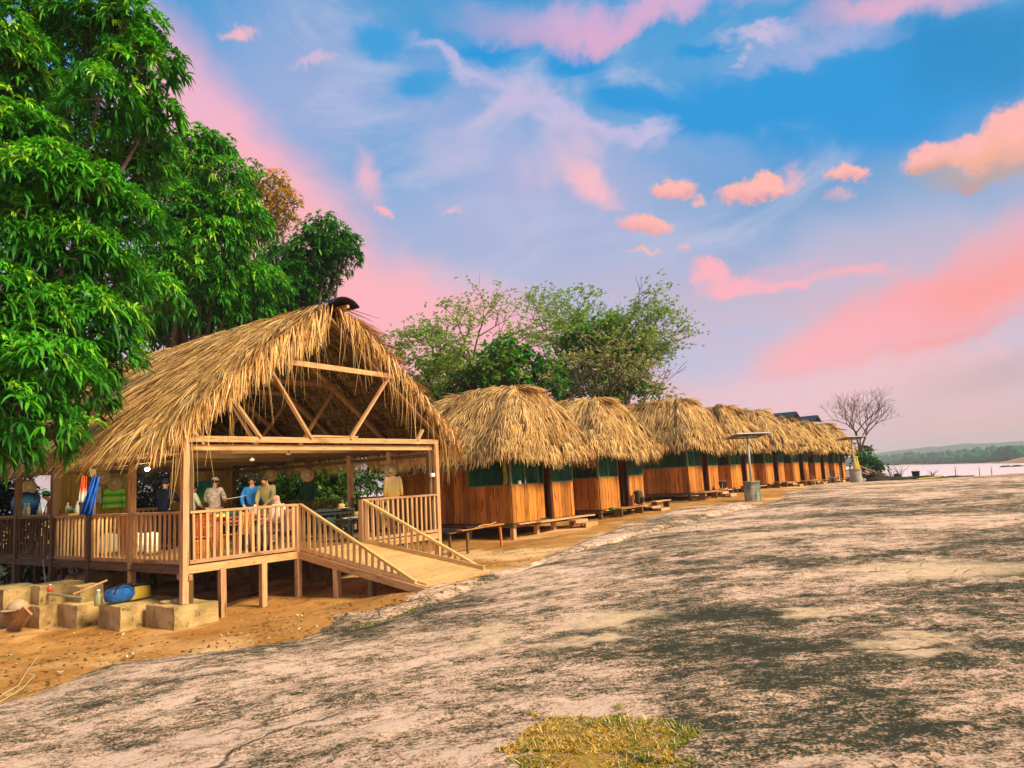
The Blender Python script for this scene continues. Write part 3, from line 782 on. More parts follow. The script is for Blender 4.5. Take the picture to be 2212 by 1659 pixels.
for z, w in ((APZ - .16, .10),): MB().beam((APX, YF + .1, z), (APX, YB, z), .08, .12).build('ridge_beam', WD, pav)
for side in (0, 1):
    x = side * PW
    MB().beam((x, 0, 3.72), (x, PL, 3.72), .09, .14).build('wall_plate', WD, pav)
    MB().beam((x + .02, .3, 3.50), (x + .02, PL, 3.50), .06, .09).build('wall_plate', WD, pav)
# ridge cap of dark corrugated sheet
vs = []; ny = 2; na = 25
for y in (YF - .42, .9):
    for k in range(na):
        a = -1.0 + 2.0 * k / (na - 1); w = .012 * (1 if k % 2 else -1)
        vs.append((APX + .10 + .46 * math.sin(a) * 1.05, y, APZ - .22 + .40 * cos(a) + w + (.0 if y < 0 else -.02)))
fs = [(k, k + 1, na + k + 1, na + k) for k in range(na - 1)]
mb = MB(); mb.add(vs, fs); cap = mb.build('ridge_cap', DARKM, pav); sm = cap.modifiers.new('solid', 'SOLIDIFY'); sm.thickness = .012
MB().beam((APX + .25, YF - .3, APZ + .0), (APX + .25, YF + .6, APZ + .02), .07, .07).build('cap_batten', WP, pav)
# posts
def post(x, y, z0, z1, mt, w=.11, name='post'): return MB().beam((x + random.uniform(-.015, .015), y, z0), (x + random.uniform(-.015, .015), y, z1), w, w, (0, 1, 0), None, .12).build(name, mt, pav)
post(-.02, 0, .72, 3.80, WP, .12); post(PW + .02, 0, pgz(PW, 0) - .1, 3.80, WP, .12); post(PW - .12, .12, ZD, 3.76, WD, .1)
post(.12, .12, .5, 3.7, WD, .14)
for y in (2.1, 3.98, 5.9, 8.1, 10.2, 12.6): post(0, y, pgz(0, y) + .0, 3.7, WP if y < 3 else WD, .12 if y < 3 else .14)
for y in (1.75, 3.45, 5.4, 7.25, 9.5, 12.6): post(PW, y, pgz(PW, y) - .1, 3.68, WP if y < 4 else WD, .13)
post(2.56, 0, pgz(2.56, 0) - .1, ZD + 1.0, WP, .11, 'ramp_post'); post(4.40, -.02, pgz(4.4, 0) - .1, ZD + 1.0, WP, .13, 'ramp_post')
for x in (.76, 1.67): post(x, .0, pgz(x, 0) - .1, ZD - .14, WP, .12, 'stilt')
for x in (3.5, 5.3): post(x, .1, pgz(x, .1) - .1, ZD - .14, WD, .12, 'stilt')
for x in (1.0, 2.6, 4.2, 5.8):
    for y in (1.9, 3.8, 5.7, 7.8, 10): post(x + random.uniform(-.2, .2), y, pgz(x, y) - .1, ZD - .14, WD, .14, 'stilt')
# deck
mb = MB(); x = 0
while x < PW - .05:
    w = random.uniform(.16, .22); w = min(w, PW - x); mb.beam((x + w / 2, .03, ZD - .02), (x + w / 2, PL, ZD - .02), w - .008, .04); x += w
mb.build('deck_floor', WM, pav)
MB().beam((-.08, -.02, ZD - .10), (2.56, -.02, ZD - .10), .05, .15).build('edge_beam', WP, pav); MB().beam((4.4, -.02, ZD - .10), (PW + .06, -.02, ZD - .10), .05, .15).build('edge_beam', WP, pav)
MB().beam((-.03, .02, ZD - .11), (-.03, PL, ZD - .11), .05, .14).build('edge_beam', WD, pav)
mb = MB()
for y in np.arange(.6, PL, 1.5): mb.beam((0, y, ZD - .10), (PW, y, ZD - .10), .08, .11)
mb.build('joists', WD, pav)
MB().beam((.05, -.10, ZD - .24), (.05, .35, ZD - .24), .07, .10).build('beam_end', WP, pav)
# railings
NB = [0]
def railing(p0, p1, n, mt, h=.98, h1=None, skip=0, drop_bottom=.04, wr=.07, lim=True, bw=.055):
    p0, p1 = Vector(p0), Vector(p1); h1 = h if h1 is None else h1
    r = MB()
    up0, up1 = p0 + Vector((0, 0, h)), p1 + Vector((0, 0, h1))
    r.beam(up0, up1, wr, .05); r.beam(p0 + Vector((0, 0, drop_bottom)), p1 + Vector((0, 0, drop_bottom)), .05, .07)
    rail = r.build('railing', mt, pav)
    rest = MB()
    for i in range(n):
        t = (i + .6) / (n + .2); a = p0.lerp(p1, t); hh = h + (h1 - h) * t
        if hh < .10: continue
        b_ = MB() if NB[0] < 97 and lim else rest
        w = random.uniform(.8, 1.15) * bw; dx = random.uniform(-.012, .012)
        b_.beam((a.x + dx, a.y, a.z + .0), (a.x - dx * .6, a.y, a.z + hh - .02), w, .035, (0, 1, 0), None, .16)
        if b_ is not rest: b_.build('baluster', mt, rail); NB[0] += 1
    if rest.v: tag(rest.build('baluster', mt, rail), None, None, kind='stuff') if len(rest.v) > 8 * 20 else rest.build('baluster', mt, rail)
railing((.06, -.02, ZD), (2.52, -.02, ZD), 17, WP)
railing((4.47, -.02, ZD), (PW - .02, -.02, ZD), 15, WP)
RL = 3.75; RX0, RX1 = 2.60, 4.42; RZ1 = .80; RZ2 = .88
railing((RX0, -.06, ZD), (RX0 + .02, -RL + .25, RZ1 + .05), 19, WR, .98, .03, bw=.05)
railing((RX1, -.06, ZD), (RX1 + .02, -RL + .2, RZ2 + .03), 19, WR, .98, .03, bw=.05)
railing((0, .1, ZD), (0, 6.2, ZD), 32, WP, lim=True, bw=.042)
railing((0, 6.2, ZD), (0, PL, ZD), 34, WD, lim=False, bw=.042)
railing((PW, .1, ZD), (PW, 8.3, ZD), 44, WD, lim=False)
# ramp
mb = MB(); n = 15
for i in range(n):
    t0, t1 = i / n, (i + 1) / n; tm = (t0 + t1) / 2
    y = -.03 - (RL + .1) * tm
    za = ZD - .02 + (RZ1 - ZD) * tm; zb = ZD - .02 + (RZ2 - ZD) * tm
    mb.beam((RX0 - .02, y, za), (RX1 + .04, y, zb), (RL + .1) / n - .010, .035, (0, -.16, 1), None, .10)
ramp = mb.build('ramp', WR, pav)
MB().beam((RX0 - .04, 0, ZD - .10), (RX0 - .04, -RL - .12, RZ1 - .09), .06, .14).build('ramp_stringer', WP, ramp)
MB().beam((RX1 + .02, 0, ZD - .10), (RX1 + .02, -RL - .12, RZ2 - .09), .06, .14).build('ramp_stringer', WP, ramp)
MB().beam((RX1 - .06, 0, ZD + .05), (RX1 - .06, -RL, RZ2 + .05), .04, .09).build('kick_board', WR, ramp)
MB().beam((RX0 + .06, 0, ZD + .03), (RX0 + .06, -RL, RZ1 + .03), .03, .06).build('kick_board', WR, ramp)
for x, y in ((RX0 + .0, -1.25), (RX1, -1.2), (RX0, -2.3), (RX1, -2.4)):
    zt = ZD - .16 + (RZ1 - ZD) * (-y / RL); post(x, y, pgz(x, y) - .1, zt, WP if y > -2 else WD, .12, 'stilt')
# back wall of upright yellow boards, with an opening between the two stretches
def boards(x0, x1, y, z0, z1, mt, name, w0=.18, w1=.28, skipz=None):
    mb = MB(); x = x0
    while x < x1 - .02:
        w = min(random.uniform(w0, w1), x1 - x); mb.beam((x + w / 2, y + random.uniform(-.012, .012), z0), (x + w / 2, y, z1 + random.uniform(-.02, .02)), w - .01, .03, (0, 1, 0), None, .25); x += w
    return mb.build(name, mt, pav)
YW = 9.5
boards(4.75, PW - .05, YW, ZD, 3.75, WY, 'board_wall')
boards(1.35, 3.45, YW, ZD, 3.75, WY, 'board_wall')
boards(-.2, .5, YW + 2.5, ZD, 3.75, WY, 'board_wall')
MB().beam((3.45, YW, ZD + .98), (4.75, YW, ZD + .98), .06, .08).build('railing', WP, pav)
mb = MB()
for x in np.arange(3.6, 4.75, .16): mb.beam((x, YW, ZD), (x, YW, ZD + .95), .05, .03, (0, 1, 0))
mb.build('balusters', WP, pav)
MB().beam((.05, YW - .1, 3.60), (PW, YW - .1, 3.60), .07, .1).build('lintel', WD, pav)
# electric bulbs
def bulb(x, y, z, lit, label):
    t = thing('light_bulb', label, 'bulb', tuple(pw(x, y, z)), 0, None if lit else 'unlit bulbs under the tie beam')
    MB().lathe([(.0, -.075), (.022, -.07), (.05, -.055), (.05, -.025), (.02, .0)], (0, 0, 0), 12).build('glass_bulb', LIT if lit else GLASS, t, True)
    MB().lathe([(.016, -.005), (.018, .03), (.012, .05)], (0, 0, 0), 10, (.1, .1, .1)).build('socket', DARKM, t)
    MB().tube([(0, 0, .04), (0, 0, .16)], .004, 5, (.05, .05, .05)).build('flex', DARKM, t)
    if lit:
        l = bpy.data.lights.new('bulb_light', 'POINT'); l.energy = 170; l.color = (1, .93, .55); l.shadow_soft_size = .06
        lo = bpy.data.objects.new('bulb_light', l); COL.objects.link(lo); lo.parent = t; lo.location = (0, 0, -.13)
q = aty(318, 1010, 16.3)
ql = q - np.array([PO[0], PO[1], 0]); LX, LY = ql[:2] @ U2, ql[:2] @ V2
print('lamp local', LX, LY, q[2])
bulb(LX, LY, q[2], True, 'glowing white light bulb hanging under the left eave of the pavilion')
bulb(2.05, .9, 3.50, False, 'unlit bulb under the pavilion front beam, left of the other one')
bulb(2.62, .35, 3.60, False, 'unlit bulb hanging in front of the pavilion front beam, right of the other one')

# ------------------------------------------------------------ cabins
CW_, CD_ = 3.65, 5.4
def hip_roof(parent, n_str, seg, rs, ridge=(.75, 3.2), H=2.75, wd=1.0, ov=.92, rw=.38):
    x0, x1, y0, y1 = -ov, CW_ + ov - .05, -ov + .05, CD_ + ov
    cx = CW_ / 2; ra = np.array([cx, ridge[0]]); rb = np.array([cx, ridge[1]])
    rc = .95
    # rounded rectangle perimeter
    pts = []
    for ccx, ccy, a0 in ((x1 - rc, y0 + rc, -90), (x1 - rc, y1 - rc, 0), (x0 + rc, y1 - rc, 90), (x0 + rc, y0 + rc, 180)):
        for k in range(9): a = radians(a0 + k * 11.25); pts.append((ccx + rc * cos(a), ccy + rc * sin(a)))
    pts = np.array(pts + pts[:1]); seglen = np.linalg.norm(np.diff(pts, axis=0), axis=1); cum = np.concatenate([[0], np.cumsum(seglen)]); per = cum[-1]
    ph = rs.uniform(0, 6, 4)
    def E(s):
        s = np.mod(s, per); return np.stack([np.interp(s, cum, pts[:, 0]), np.interp(s, cum, pts[:, 1])], -1)
    def Sf(s, t):
        e = E(s); r = np.stack([np.clip(e[:, 0], cx - rw, cx + rw), np.clip(e[:, 1] * .62 + .5, ra[1], rb[1])], -1)
        xy = r + (e - r) * t[:, None]
        wob = .05 * np.sin(s * 1.9 + ph[0]) + .035 * np.sin(s * 3.7 + ph[1]) + .08 * np.sin(s * .9 + t * 5 + ph[2])
        z = 1.90 + (H - .12) * (1 - (.58 * t + .36 * t ** 2 + .06 * t ** 5)) + wob
        z = z - .10 * np.exp(-(t / .10) ** 2)
        return np.concatenate([xy, z[:, None]], 1)
    ns, nt2 = 72, 14; vs = []
    for t in np.linspace(0, 1, nt2):
        vs.append(Sf(np.linspace(0, per, ns, endpoint=False), np.full(ns, t)) - [0, 0, .07])
    V = np.concatenate(vs); i, j = np.meshgrid(np.arange(nt2 - 1), np.arange(ns), indexing='ij')
    a = (i * ns + j).ravel(); b_ = (i * ns + (j + 1) % ns).ravel()
    f = np.stack([a, b_, b_ + ns, a + ns], 1)
    # soffit ring
    o = len(V); inner = Sf(np.linspace(0, per, ns, endpoint=False), np.full(ns, .80)); inner[:, 2] = 2.0; V = np.concatenate([V, inner])
    j = np.arange(ns); l = (nt2 - 1) * ns
    f2 = np.stack([l + j, l + (j + 1) % ns, o + (j + 1) % ns, o + j], 1)
    roof = npmesh('roof', V, [np.concatenate([f, f2])], THB, parent, smooth_=True)
    parts = []; rows = 11
    for r in range(rows):
        tr_ = (r + .0) / rows; n = int(n_str * (.35 + .65 * tr_) / (rows * .68))
        g_, m_, o_, ln_, lf_, tk_ = clump(n, rs, 8, .20, .30, .20)
        s = rs.uniform(0, per, m_)[g_] + o_ / max(.35, tr_); t = np.clip(tr_ + rs.uniform(-.05, .055, m_)[g_] + rs.uniform(-.01, .01, n), 0, .93)
        P = Sf(s, t); P2 = Sf(s, np.clip(t + .06, 0, 1.05)); P3 = Sf(s + .1, t)
        D = P2 - P; D /= np.linalg.norm(D, axis=1, keepdims=True); T = P3 - P
        Nn = np.cross(D, T); Nn /= np.linalg.norm(Nn, axis=1, keepdims=True); Nn *= np.sign(Nn[:, 2:3] + 1e-6)
        T = T / (np.linalg.norm(T, axis=1, keepdims=True) + 1e-9)
        band = .35 * np.sin(s * 2.3 + tr_ * 9 + ph[3]) * .4
        D = D + T * (ln_[:, None] * .8 + band[:, None]) + rs.normal(0, .04, (n, 3))
        parts.append(strands(P, D, Nn, rs.uniform(.35, .66, n) * (1 - .45 * (tr_ > .8)), rs.uniform(.016, .034, n) * wd, .16, .05, 0 if r < rows - 2 else .10, rs, 1, seg, l0=lf_, ck=tk_))
    n = int(n_str * .16); s = rs.uniform(0, per, n); tq = rs.uniform(.92, .99, n); P = Sf(s, tq); P2 = Sf(s, tq - .09); D = P - P2
    D[:, 2] -= .05; D /= np.linalg.norm(D, axis=1, keepdims=True); D += rs.normal(0, .16, D.shape); Nn = np.repeat(np.array([[0, 0, 1.]]), n, 0)
    parts.append(strands(P, D, Nn, rs.uniform(.06, .27, n), rs.uniform(.016, .034, n) * wd, .03, .02, .25, rs, .78, seg))
    # ridge bundle laid along the top
    n = int(n_str * .06) + 60; P = np.stack([cx + rs.normal(0, .20, n), rs.uniform(ridge[0] - .4, ridge[1], n), np.full(n, 1.78 + H - .10) + rs.uniform(0, .10, n)], 1)
    D = np.stack([rs.normal(0, .22, n), np.full(n, -1.) , rs.normal(-.25, .06, n)], 1) * rs.choice([1, -1], (n, 1), p=[.5, .5])
    D[:, 2] = -np.abs(D[:, 2]); parts.append(strands(P, D, np.repeat(np.array([[0, 0, 1.]]), n, 0), rs.uniform(.35, .7, n), rs.uniform(.02, .04, n) * wd, .05, .03, 0, rs, 1, seg))
    V, Fq, C = joinm(parts); npmesh('thatch_cover', V, Fq, THM, roof, C)
    return roof
def cwall(pts_fn, x0, x1, z0, z1, w0, w1, name, parent, gap=.016, var=.42, mt=None, batten=False):
    mb = MB(); x = x0
    while x < x1 - .02:
        w = min(random.uniform(w0, w1), x1 - x)
        if x1 - x - w < .06: w = x1 - x
        a = pts_fn(x + w / 2); n_ = random.uniform(-.006, .008)
        d = pts_fn(x + w / 2 + .01) ; dx, dy = d[0] - a[0], d[1] - a[1]; l = math.hypot(dx, dy); nx, ny = dy / l, -dx / l
        mb.beam((a[0] + nx * n_, a[1] + ny * n_, z0 - random.uniform(0, .02)), (a[0] + nx * n_, a[1] + ny * n_, z1), w - gap, .025, (-nx, -ny, 0), None, var); x += w
        if batten and random.random() < .3: mb.beam((a[0] + nx * .02 + dx / l * w / 2, a[1] + ny * .02 + dy / l * w / 2, z0), (a[0] + nx * .02 + dx / l * w / 2, a[1] + ny * .02 + dy / l * w / 2, z1), .025, .015, (-nx, -ny, 0), (1.5, 1.5, 1.4))
    return mb.build(name, mt or WO, parent)
def screen(parent, p0, p1, z0, z1, n=1):
    """green mesh pane in a thin pale frame"""
    mb = MB(); mb.add([(p0[0], p0[1], z0), (p1[0], p1[1], z0), (p1[0], p1[1], z1), (p0[0], p0[1], z1)], [(0, 1, 2, 3)])
    w = mb.build('window', MESHG, parent)
    f = MB(); f.beam((*p0, z0 + .02), (*p1, z0 + .02), .045, .04, (0, 0, 1), (.75, .85, .6)); f.beam((*p0, z1 - .03), (*p1, z1 - .03), .045, .05, (0, 0, 1), (.5, .6, .4))
    for k in range(n + 1):
        q = (p0[0] + (p1[0] - p0[0]) * k / n, p0[1] + (p1[1] - p0[1]) * k / n)
        f.beam((*q, z0), (*q, z1), .045, .045, (0, 1, 0), (.65, .85, .65))
    f.build('window_frame', WD if n > 3 else FRM, w)
    return w
FRM = wood('green_frame_wood', (.26, .30, .15), (.18, .20, .10), (.08, .09, .04), .6)
def cabin(name, label, i, n_str, seg, rs, zf, stilts=.5, ridge_z=2.75, open_door=False, side_win=2.6, wd=1.0, slabs=True):
    loc = cw(XS[i], 0, ZC + zf)
    c = thing(name, label, 'cabin', tuple(loc), PA, 'thatched cabins in a row')
    H1 = 1.18; HT = 1.98
    cwall(lambda s: (s, 0), .0, 1.50, 0, H1, .16, .30, 'front_wall', c)
    cwall(lambda s: (s, 0), 2.28, CW_, 0, H1, .16, .26, 'front_wall', c)
    cwall(lambda s: (0, s), .02, side_win, 0, H1, .16, .30, 'side_wall', c, batten=False)
    cwall(lambda s: (0, s), side_win, CD_, 0, HT, .18, .32, 'side_wall', c, batten=True)
    cwall(lambda s: (CW_, s), .02, CD_, 0, HT, .25, .4, 'side_wall', c)
    cwall(lambda s: (s, CD_), 0, CW_, 0, HT, .25, .4, 'back_wall', c)
    screen(c, (.02, -.0), (1.50, -.0), H1, HT, 2); screen(c, (2.30, 0), (CW_, 0), H1, HT, 1); screen(c, (0, .03), (0, side_win), H1, HT, 1)
    # recessed door
    if open_door:
        d = MB(); 
        for k in range(3): d.beam((1.55 + .03 * k, .1 + .22 * k, .02), (1.55 + .03 * k, .1 + .22 * k, 1.95), .21, .03, (1, 0, 0))
        d.build('door', WO, c)
    else:
        d = cwall(lambda s: (s, .16), 1.52, 2.06, .03, 1.16, .14, .2, 'door', c)
        screen(c, (1.52, .16), (2.06, .16), 1.16, HT, 1)
    MB().beam((2.16, -.03, -.02), (2.16, -.03, 2.0), .13, .13, (0, 1, 0)).build('door_post', WDK, c)
    MB().beam((-.01, -.01, 1.16), (-.01, -.01, 2.0), .06, .06, (0, 1, 0)).build('corner_post', FRM, c)
    MB().box((CW_ / 2, CD_ / 2, -.03), (CW_ - .1, CD_ - .1, .05)).build('floor', WD, c)
    mb = MB(); mb.beam((-.02, -.03, -.10), (CW_ + .02, -.03, -.10), .06, .10); mb.beam((-.02, -.03, -.10), (-.02, CD_, -.10), .06, .10); mb.build('floor_beam', WD, c)
    mb = MB(); mb.beam((1.0, -.28, -.05), (CW_ + .75, -.28, -.05), .26, .04); mb.beam((.1, -.12, -.045), (CW_ + .3, -.12, -.045), .12, .035); mb.build('porch_board', WP, c)
    for x, y in ((.06, .05), (1.35, .05), (2.35, .05), (CW_ - .05, .05), (.06, 1.9), (.06, 3.8), (CW_ - .05, 2.5)):
        q = cw(XS[i] + x, y); zb = max(rz(q[0], q[1]), gz(q[0], q[1]))
        MB().beam((x, y, zb - loc[2] - .06), (x, y, -.14), .14, .14, (0, 1, 0)).build('stilt', WP if i == 0 else WD, c)
    hip_roof(c, n_str, seg, rs, H=ridge_z, wd=wd, rw=.38 if i < 2 else (.6 if i == 2 else .95), ov=.92 if i < 3 else 1.02)
    return c
WDK = wood('dark_post_wood', (.10, .035, .015), (.06, .02, .01), (.02, .01, .01), .6)
XS = [0, 5.5, 13.82, 19.25, 24.85, 30.3, 35.65, 41.05]
ZS = [0, .07, .33, .32, .33, .28, .19, .10]
NS = [24000, 21000, 14000, 10000, 8000, 7000, 6500, 6500]
LB = ['nearest thatched cabin of orange planks, just right of the pavilion',
      'second thatched cabin from the pavilion, its door standing open beside a backpack',
      'third thatched cabin from the pavilion, with a bucket by its door',
      'fourth thatched cabin from the pavilion, partly behind the nearer solar panel on its mossy drum',
      'fifth thatched cabin from the pavilion, right behind the pole of the nearer solar panel',
      'sixth thatched cabin from the pavilion, under the left of two dark ridge sheets',
      'seventh thatched cabin from the pavilion, under the right of two dark ridge sheets',
      'last thatched cabin of the row, next to a solar panel on a clean grey drum']
CAB = []
for i in range(8):
    seg = 3 if i < 2 else 2
    rs = np.random.RandomState(40 + i)
    CAB.append(cabin('thatched_cabin', LB[i], i, NS[i], seg, rs, ZS[i], ridge_z=[2.78, 2.62, 2.8, 2.72, 2.75, 2.5, 2.5, 2.6][i], open_door=(i == 1), wd=[1, 1, 1.15, 1.3, 1.4, 1.5, 1.6, 1.7][i], side_win=[1.75, 2.6, 3.0, 2.6, 2.6, 2.6, 2.6, 2.6][i]))
# dark ridge sheets on cabins six and seven, a loose pole on the last
def ridge_sheet(c, x0, x1, y0, y1, z, dz=.25):
    mb = MB(); vs = []
    xm = (x0 + x1) / 2
    for y in (y0, y1):
        for x, zz in ((x0, z - dz), (xm, z), (x1, z - dz)): vs.append((x, y, zz))
    mb.add(vs, [(0, 1, 4, 3), (1, 2, 5, 4)]); o = mb.build('ridge_sheet', DARKM, c); s = o.modifiers.new('s', 'SOLIDIFY'); s.thickness = .03
ridge_sheet(CAB[5], .9, 2.8, -.1, 3.0, 4.62, .42)
ridge_sheet(CAB[6], .9, 2.8, -.1, 3.2, 4.66, .42)
MB().beam((.3, -.1, 3.9), (2.9, -.5, 3.75), .1, .05).build('loose_pole', WDK, CAB[7])

# step box at the first cabin
def local_thing(name, label, cat, i, x, y, z=None, group=None, rz_=0):
    q = cw(XS[i] + x, y); z = (max(rz(q[0], q[1]), gz(q[0], q[1]))) if z is None else z
    return thing(name, label, cat, (q[0], q[1], z), PA + rz_, group)
def steps(i, x, label, top, mt=None):
    q = cw(XS[i] + x, -.8); g_ = max(rz(q[0], q[1]), gz(q[0], q[1])); h = ZC + ZS[i] - .06 - g_
    t = thing('wooden_steps', label, 'steps', (q[0], q[1], g_), PA, 'wooden steps in front of the cabins')
    w = .78
    MB().box((0, .18, h * .80), (w, .34, .04)).build('tread', WP, t); MB().box((0, -.20, h * .45), (w, .36, .04)).build('tread', WP, t)
    MB().box((0, .02, h * .64), (w, .03, h * .28)).build('riser', WP, t); MB().box((0, -.37, h * .22), (w, .03, h * .44)).build('riser', WP, t)
    for s in (-1, 1):
        MB().beam((s * (w / 2 - .04), -.32, 0), (s * (w / 2 - .04), -.32, h * .43), .07, .05, (0, 1, 0)).build('leg', WD, t)
        MB().beam((s * (w / 2 - .04), .25, 0), (s * (w / 2 - .04), .25, h * .78), .07, .05, (0, 1, 0)).build('leg', WD, t)
    return t
steps(0, 2.85, 'pale wooden two-step box at the door of the nearest cabin', 0)
steps(1, 3.1, 'low wooden steps under the backpack at the second cabin', 0)
steps(2, 2.4, 'small wooden steps beside the bucket at the third cabin', 0)
steps(4, 2.9, 'wooden steps at the fifth cabin, just right of the nearer solar drum', 0)
steps(5, 2.9, 'wooden steps at the sixth cabin, beside a leaning stick', 0)
steps(6, 2.9, 'wooden steps at the seventh cabin, between the dark chairs', 0)
def bench(i, x, y, ln, wd_, h, label, mt=None, name='plank_bench'):
    t = local_thing(name, label, 'bench', i, x, y)
    MB().beam((-ln / 2, 0, h), (ln / 2, 0, h), wd_, .04).build('seat', mt or WM, t)
    for s in (-1, 1): MB().beam((s * (ln / 2 - .12), 0, 0), (s * (ln / 2 - .12), 0, h - .02), .09, wd_ * .8, (0, 1, 0)).build('leg', WD, t)
    return t
bench(1, 1.2, -.55, 1.9, .42, .30, 'low plank bench carrying a green heap before the second cabin')
# rough work table left of the first cabin
q = atz(985, 1155, .85); 
t = thing('work_table', 'rough narrow plank table between the pavilion ramp and the nearest cabin', 'table', tuple(pw(8.35, -.35, pgz(8.35, -.35))), PA)
zt = 1.42 - pgz(8.35, -.35)
MB().beam((-.75, .1, zt), (1.0, .0, zt + .04), .26, .03).build('tabletop', WO, t); MB().beam((-1.0, .3, zt - .06), (-.1, .25, zt - .05), .2, .03).build('tabletop', WD, t)
MB().beam((.98, .0, -.05), (.94, 0, zt), .055, .055, (0, 1, 0)).build('leg', WO, t); MB().beam((-.4, .1, -.05), (-.4, .1, zt - .05), .07, .06, (0, 1, 0)).build('leg', WD, t); MB().beam((-.9, .3, -.05), (-.9, .3, zt - .05), .06, .06, (0, 1, 0)).build('leg', WD, t)
o = MB().tube([(0.0, .1, 0), (.2, .05, .03), (.42, .0, .02), (.62, -.05, .07)], .012, 6).build('stick', WP); o.location = tuple(pw(8.4, -.38, 1.47)); o.rotation_euler = (0, 0, PA); tag(o, 'pale twig lying on the rough table beside the pavilion', 'stick')
o = MB().box((0, 0, .03), (.34, .2, .06), (1, 1, 1)).build('black_cloth', BLACKB, None, bev=.02); o.location = tuple(pw(7.95, -.3, 1.44)); o.rotation_euler = (0, 0, PA); tag(o, 'small dark cloth folded on the rough table beside the pavilion', 'cloth')

# ------------------------------------------------------------ vegetation
def rosettes(C, A, n, ln, wd, rs, droop=.5, spread=(.5, 1.5), colf=None, six=True):
    """n lance leaves round every centre C with axis A; returns V,F lists,C"""
    m = len(C); A = A / np.linalg.norm(A, axis=1, keepdims=True)
    ref = np.where(np.abs(A[:, 2:3]) > .9, np.array([[1., 0, 0]]), np.array([[0, 0, 1.]]))
    T = np.cross(A, ref); T /= np.linalg.norm(T, axis=1, keepdims=True); B = np.cross(A, T)
    az_ = rs.uniform(0, 2 * pi, (m, n)); th = rs.uniform(spread[0], spread[1], (m, n))
    D = A[:, None] * np.cos(th)[..., None] + (T[:, None] * np.cos(az_)[..., None] + B[:, None] * np.sin(az_)[..., None]) * np.sin(th)[..., None]
    D = D.reshape(-1, 3); P = np.repeat(C, n, 0); l = ln * rs.uniform(.6, 1.15, len(D)); 
    side = np.cross(D, np.array([0, 0, 1.]) + rs.normal(0, .35, D.shape)); side /= np.linalg.norm(side, axis=1, keepdims=True) + 1e-9
    w = (wd * rs.uniform(.7, 1.2, len(D)))[:, None]; l = l[:, None]; g = np.array([0, 0, -1.])
    if six:
        p1 = P + D * l * .35 + g * l * .06 * droop; p2 = P + D * l * .70 + g * l * .30 * droop; p3 = P + D * l * .95 + g * l * .75 * droop
        V = np.stack([P, p1 - side * w * .45, p1 + side * w * .45, p2 - side * w * .40, p2 + side * w * .40, p3], 1)
        b = np.arange(len(D))[:, None] * 6
        F = [np.concatenate([b + [[0, 1, 2]], b + [[3, 5, 4]]]), b + np.array([[1, 3, 4, 2]])]; k = 6
    else:
        p1 = P + D * l * .5 + g * l * .12 * droop; p3 = P + D * l + g * l * .55 * droop
        V = np.stack([P, p1 - side * w * .5, p3, p1 + side * w * .5], 1); b = np.arange(len(D))[:, None] * 4
        F = [np.zeros((0, 3), int), b + np.array([[0, 1, 2, 3]])]; k = 4
    c = np.repeat(colf, n, 0) * rs.uniform(.72, 1.2, (len(D), 1)); Cc = np.repeat(c[:, None], k, 1)
    return V.reshape(-1, 3), F, Cc.reshape(-1, 3)
def joinl(parts):
    V = []; F3 = []; F4 = []; C = []; o = 0
    for v, f, c in parts:
        V.append(v); F3.append(f[0] + o); F4.append(f[1] + o); C.append(c); o += len(v)
    return np.concatenate(V), [np.concatenate(F3), np.concatenate(F4)], np.concatenate(C)
def lobe(c, r, rs, dens, ln, wd, nl, cols, sq=.85, droop=.8, up=.35, fill=.35, six=True, hang=.15):
    """one rounded mass of leaf whorls"""
    n = int(dens * 4 * pi * r * r); d = rs.normal(0, 1, (n, 3)); d /= np.linalg.norm(d, axis=1, keepdims=True)
    d = d[(d[:, 2] > -.2) | (rs.rand(n) < .22)]; n = len(d)
    ph = rs.uniform(0, 6, 6); k = 1 + .16 * np.sin(d[:, 0] * 4 + ph[0]) * np.sin(d[:, 2] * 5 + ph[1]) + .13 * np.sin(d[:, 1] * 7 + ph[2]) + .08 * np.sin(d[:, 0] * 11 + d[:, 2] * 9 + ph[3])
    rad = r * k * np.where(rs.rand(n) < fill, rs.uniform(.45, .9, n), rs.uniform(.9, 1.06, n))
    P = d * rad[:, None] * [1, 1, sq]
    low = np.clip(-d[:, 2], 0, 1); P[:, 2] -= low * hang * r
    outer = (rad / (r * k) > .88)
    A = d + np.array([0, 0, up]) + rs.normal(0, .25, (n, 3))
    young_lit = np.clip(.25 + .75 * d[:, 2] + rs.normal(0, .35, n), 0, 1) * outer  # paler upward and outside: young leaves plus top light put into the colour
    c0 = np.array(cols[0]); c1 = np.array(cols[1]); col = c0[None] * (1 - young_lit[:, None]) + c1[None] * young_lit[:, None]
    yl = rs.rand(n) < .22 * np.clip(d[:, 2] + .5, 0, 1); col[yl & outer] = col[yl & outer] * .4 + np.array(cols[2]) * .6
    return rosettes(P + c, A, nl, ln, wd, rs, droop, colf=col, six=six)
def limb(mb, pts, r0, r1, n=7):
    pts = [Vector(p) for p in pts]; fine = []
    for i in range(len(pts) - 1):
        for k in range(4):
            p = pts[i].lerp(pts[i + 1], k / 4); fine.append(p + Vector((random.uniform(-1, 1), random.uniform(-1, 1), random.uniform(-1, 1))) * .03 * (pts[i + 1] - pts[i]).length * (1 if k else 0))
    fine.append(pts[-1]); m = len(fine)
    mb.tube(fine, [r0 + (r1 - r0) * (i / (m - 1)) for i in range(m)], n)
def px_lobes(L_): return [(aty(x, y, D), rp / F_ * D) for x, y, D, rp in L_]

